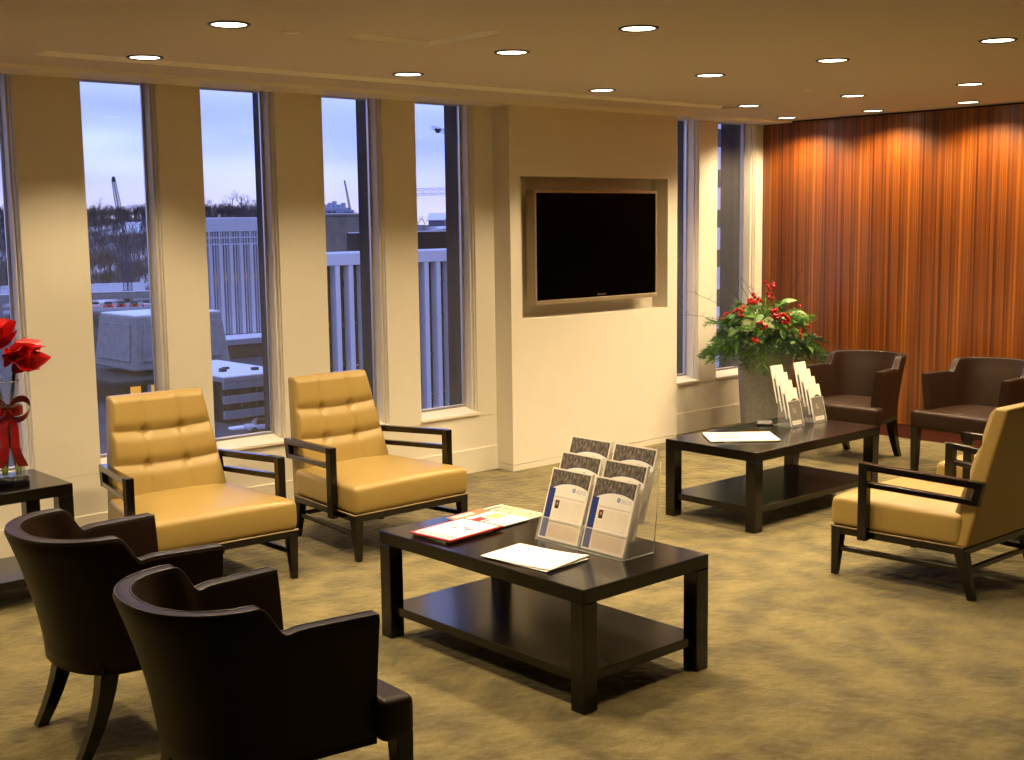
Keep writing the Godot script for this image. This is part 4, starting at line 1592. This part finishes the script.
	for i in 6:
		obj("bay", box(Vector3(-5.9 + i * 2.1, 8.0, 3.9), Vector3(-4.7 + i * 2.1, 11.0, 4.1)), M.steel_dark, c)
	# tower crane jibs (fourth window)
	c = thing("tower_crane", "pale lattice tower crane jib lying level above the houses, seen through the fourth window", "crane", Vector3(392.0, -5, -457))
	st = begin()
	lattice(st, Vector3(-30, 21.0, -25), Vector3(12, 21.2, 10), 2.6, 2.6, 14, 0.11)
	obj("jib", st, M.steel_pale, c, true)
	st = begin()
	lattice(st, Vector3(10, 0, 8), Vector3(10, 24, 8), 1.8, 1.8, 12, 0.16)
	obj("mast", st, M.steel_pale, c, true)
	c = thing("tower_crane", "dark tip of a crane jib with trolley, high in the sky through the fourth window", "crane", Vector3(191.0, -24, -232.5))
	st = begin()
	lattice(st, Vector3(-1.6, 48.1, 0.4), Vector3(22, 46.6, -14), 0.7, 1.2, 16, 0.035)
	obj("jib", st, M.steel_dark, c, true)
	st = begin()
	lattice(st, Vector3(20, 0, -13), Vector3(20, 52, -13), 1.8, 1.8, 26, 0.12)
	obj("mast", st, M.steel_dark, c, true)
	st = begin()
	solid(st, Vector3(-0.2, 46.9, -0.4), Vector3(1.0, 47.9, 0.5), 0.0, func(p: Vector3) -> Vector3:
		return Vector3((p.x - 0.4) * (0.3 if p.y < 47.3 else 1.3) + 0.4, p.y, p.z))
	obj("trolley", st, M.steel_dark, c)

	# elevated road
	var br := thing("elevated_road", "snow-edged elevated road crossing below the hill, seen through the left window", "bridge", Vector3(142, -24, -302), -0.47)
	obj("deck", box(Vector3(-60, 7.2, -6), Vector3(60, 8.2, 6), 0.05), M.concrete, br)
	obj("parapet", box(Vector3(-60, 8.2, 5.6), Vector3(60, 9.0, 6.0)), M.concrete, br)
	obj("snow_strip", box(Vector3(-60, 9.0, 5.55), Vector3(60, 9.18, 6.05)), M.snow, br)
	for i in 9:
		obj("column", box(Vector3(-52 + i * 13, 0, -1), Vector3(-50.6 + i * 13, 7.2, 1)), M.concrete, br)
	# long low snowy embankment behind it
	st = begin()
	for i in 1:
		solid(st, Vector3(-30, 0, -8), Vector3(14, 7.2, 8), 0.0, func(p: Vector3) -> Vector3:
			return Vector3(p.x, p.y, p.z * (0.3 if p.y > 5.0 else 1.0)))
	var emb := obj("snow_embankment", st, M.old_snow)
	emb.position = Vector3(172, -24, -385)
	emb.rotation.y = -0.45
	tag(emb, "long snow-covered embankment at the foot of the wooded hill", "embankment")
	# cars
	var deck := thing("parking_deck", "grey parking deck with a row of parked cars below the elevated road", "parking deck", Vector3(122.0, -24, -265.0), -0.44)
	obj("deck_slab", box(Vector3(-22, 6.9, -14), Vector3(22, 7.5, 14), 0.05), M.concrete, deck)
	obj("edge_wall", box(Vector3(-22, 7.5, 13.6), Vector3(22, 8.2, 14), 0.03), M.pale_concrete, deck)
	for i in 8:
		obj("column", box(Vector3(-21 + i * 6.0, 0, 12.4), Vector3(-20.4 + i * 6.0, 6.9, 13.0)), M.concrete, deck)
	var cm := [M.car_dark, M.car_white, M.car_red, M.car_dark, M.car_dark, M.car_white]
	var order := ["leftmost", "second from the left", "third from the left", "fourth from the left", "fifth from the left", "rightmost"]
	for i in 6:
		var off := Vector3(-6.4 + 2.75 * i, 0, 6.0 - 1.2 * (i % 2)).rotated(Vector3.UP, -0.44)
		car("small car parked on the deck below the hill, %s of six" % order[i], Vector3(122.0, -16.48, -265.0) + off, -0.44 + 0.05 * (i % 3), cm[i])
	car("white car on the snowy street at the bottom of the second window", Vector3(79.8, -24, -129.5), 1.4, M.car_white)
	car("dark car on the snowy street at the bottom of the second window", Vector3(85.6, -24, -129.3), 1.5, M.car_dark)

	# concrete mechanical block with a snowy top over an open ground floor
	c = thing("concrete_block_building", "windowless tapered concrete block with snow on its flat top, seen through the left windows", "building", Vector3(81.4, -24, -167.5))
	var taper := func(p: Vector3) -> Vector3:
		var k := clampf((12.3 - p.y) / 8.0, 0.0, 1.0)
		return Vector3(p.x + (0.9 * k * (1.0 if p.x > 7.0 else -1.0)), p.y, p.z + (0.9 * k * (1.0 if p.z > -6.0 else -1.0)))
	obj("block", box(Vector3(0, 4.3, -12.4), Vector3(14.2, 12.3, 0), 0.25, taper), M.concrete, c)
	obj("snow_cap", box(Vector3(0.2, 12.3, -12.2), Vector3(14.0, 12.5, -0.2)), M.snow, c)
	for w in [[Vector3(1.2, 5.6, 0.0), Vector3(13.0, 11.2, 0.3)]]:
		obj("wall_panel", box(w[0], w[1], 0.08, taper), M.concrete, c)
	obj("wall_panel", box(Vector3(-0.3, 5.6, -11.2), Vector3(0.0, 11.2, -1.2), 0.08, taper), M.concrete, c)
	obj("roof_slab", box(Vector3(-6, 2.9, -16), Vector3(19, 3.6, 5.5), 0.1), M.dark_cladding, c)
	obj("plinth", box(Vector3(2, 3.5, -11), Vector3(13, 4.4, -1.5)), M.dark_cladding, c)
	obj("lower_wall", box(Vector3(-3, 0, -14), Vector3(17, 2.9, 2.0)), M.brown_wall, c)
	for i in 7:
		obj("amber_window", box(Vector3(-2.2 + i * 2.7, 0.6, 1.95), Vector3(-0.6 + i * 2.7, 2.3, 2.06)), M.amber_window, c)
	for i in 3:
		obj("column", box(Vector3(-0.6 + i * 8.0, 0, 4.2), Vector3(-0.2 + i * 8.0, 2.9, 4.6)), M.pale_concrete, c)

	# tall pale building of vertical fins (second window)
	c = thing("fluted_building", "pale office building of closely set vertical fins with a few lit windows", "building", Vector3(115.0, -24, -215.5))
	obj("block", box(Vector3(0.2, 0, -8), Vector3(24, 26.5, -0.4)), M.dark_window, c)
	obj("top_band", box(Vector3(0, 24.3, -8), Vector3(24.2, 26.95, 0.5), 0.05), M.pale_concrete, c)
	obj("snow_cap", box(Vector3(0.1, 26.95, -7.9), Vector3(24.1, 27.05, 0.4)), M.snow, c)
	obj("grid_band", box(Vector3(0, 23.0, -0.4), Vector3(24.2, 23.25, 0.4)), M.pale_concrete, c)
	obj("grid_band", box(Vector3(0, 21.7, -0.4), Vector3(24.2, 21.95, 0.4)), M.pale_concrete, c)
	for i in 11:
		var x := 0.25 + i * 2.27
		obj("main_fin", box(Vector3(x - 0.36, 4.0, -0.4), Vector3(x + 0.36, 21.7, 0.85), 0.05), M.pale_concrete, c)
		obj("head_fin", box(Vector3(x - 0.16, 21.7, -0.4), Vector3(x + 0.16, 24.3, 0.5)), M.pale_concrete, c)
		if i < 10:
			for k in 3:
				var xx := x + 0.57 * (k + 1)
				obj("slender_fin", box(Vector3(xx - 0.10, 4.0, -0.4), Vector3(xx + 0.10, 24.3, 0.3)), M.pale_concrete, c)
			for k in 2:
				obj("lit_window", box(Vector3(x + 0.70 + 0.57 * k, 14.6, -0.42), Vector3(x + 1.02 + 0.57 * k, 15.9, -0.36)), M.amber_window, c)
	obj("podium", box(Vector3(-3, 0, -8), Vector3(28, 2.6, 8), 0.1), M.brown_wall, c)
	obj("podium_edge", box(Vector3(-3.2, 2.6, -8), Vector3(28.2, 3.7, 8.4), 0.1), M.grey_band, c)
	obj("snow_cap", box(Vector3(-3, 3.7, 0.6), Vector3(28, 3.9, 8.2)), M.snow, c)

	# low banded building with a snowy roof (second window, bottom)
	c = thing("low_office_building", "low three-storey building with grey bands and a snow-covered flat roof", "building", Vector3(79.0, -24, -137.5))
	obj("block", box(Vector3(0.2, 0, -19.6), Vector3(9.8, 5.5, -0.5)), M.dark_window, c)
	obj("roof_slab", box(Vector3(0, 5.4, -20), Vector3(10.0, 6.0, 0.2), 0.05), M.grey_band, c)
	obj("snow_cap", box(Vector3(0.1, 6.0, -19.6), Vector3(9.9, 6.12, 0.0)), M.snow, c)
	for y in [4.45, 2.55, 0.55]:
		for i in 5:
			obj("band_panel", box(Vector3(i * 2.0, y, -0.5), Vector3(i * 2.0 + 1.94, y + 1.05, 0.1), 0.03), M.grey_band, c)
	for i in 5:
		obj("mullion", box(Vector3(0.6 + i * 2.1, 0, -0.5), Vector3(0.72 + i * 2.1, 5.4, -0.1)), M.steel_dark, c)
	obj("lit_window", box(Vector3(6.4, 3.65, -0.52), Vector3(8.0, 4.4, -0.45)), M.amber_window, c)
	for e in [[2.6, -6.0, 0.5], [6.6, -4.5, 0.4], [4.4, -8.5, 0.3]]:
		obj("roof_vent", box(Vector3(e[0], 6.1, e[1]), Vector3(e[0] + 0.9, 6.1 + e[2], e[1] + 0.7), 0.05), M.steel_dark, c)
	obj("street_snow", box(Vector3(-2, 0.0, 4.2), Vector3(9.6, 0.35, 5.6), 0.1), M.snow, c)

	# building of white columns and dark glass (third and fourth windows)
	c = thing("column_building", "office building of white vertical columns and dark glass under a white parapet", "building", Vector3(58.3, -24, -85.0))
	obj("glass_block", box(Vector3(0.2, 0, -5.2), Vector3(24, 22.6, -0.5)), M.dark_window, c)
	obj("parapet", box(Vector3(0, 22.0, -5.4), Vector3(24.2, 23.05, 0.45), 0.04), M.white_cladding, c)
	for i in 18:
		var x := 0.28 + i * 1.40
		obj("column", box(Vector3(x - 0.24, 0, -0.5), Vector3(x + 0.24, 22.0, 0.4), 0.03), M.white_cladding, c)
	for k in 6:
		obj("floor_edge", box(Vector3(0.2, 2.6 + 3.5 * k, -0.6), Vector3(24, 3.0 + 3.5 * k, -0.42)), M.dark_cladding, c)
	# plain blocks behind it
	c = thing("tan_block_building", "plain windowless grey-tan building block rising behind the white columns", "building", Vector3(89.2, -24, -130))
	obj("block", box(Vector3(0, 0, -6), Vector3(10.5, 26.6, 0), 0.05), M.tan_stone, c)
	obj("coping", box(Vector3(-0.15, 26.6, -6.1), Vector3(10.65, 26.85, 0.15), 0.03), M.tan_stone, c)
	obj("snow_cap", box(Vector3(0.1, 26.85, -5.9), Vector3(10.4, 26.92, 0.0)), M.snow, c)
	c = thing("dark_block_building", "dark flat-roofed building block just behind the white columns", "building", Vector3(75.6, -24, -102))
	obj("block", box(Vector3(0, 0, -1.8), Vector3(16, 24.6, 0), 0.05), M.dark_cladding, c)
	obj("snow_cap", box(Vector3(0.1, 24.6, -1.7), Vector3(15.9, 24.68, -0.1)), M.snow, c)
	# tower with pale panels seen as a sliver in the last window
	c = thing("panel_tower", "pale panelled tower glimpsed as a sliver through the last window by the wood wall", "building", Vector3(86, -24, -66))
	obj("block", box(Vector3(0.1, 0, -20), Vector3(22, 44, -0.3)), M.dark_window, c)
	for f in 12:
		for i in 7:
			obj("panel", box(Vector3(i * 3.1, 1.2 + f * 3.6, -0.3), Vector3(i * 3.1 + 2.9, 3.2 + f * 3.6, 0.0), 0.02), M.white_cladding, c)

func _ready() -> void:
	setup()
	materials()
	room()
	lamps()
	outdoors()
	television()
	furniture()
	newsletters()
	pamphlets()
	tabletop_things()
	arrangement()
	vase()
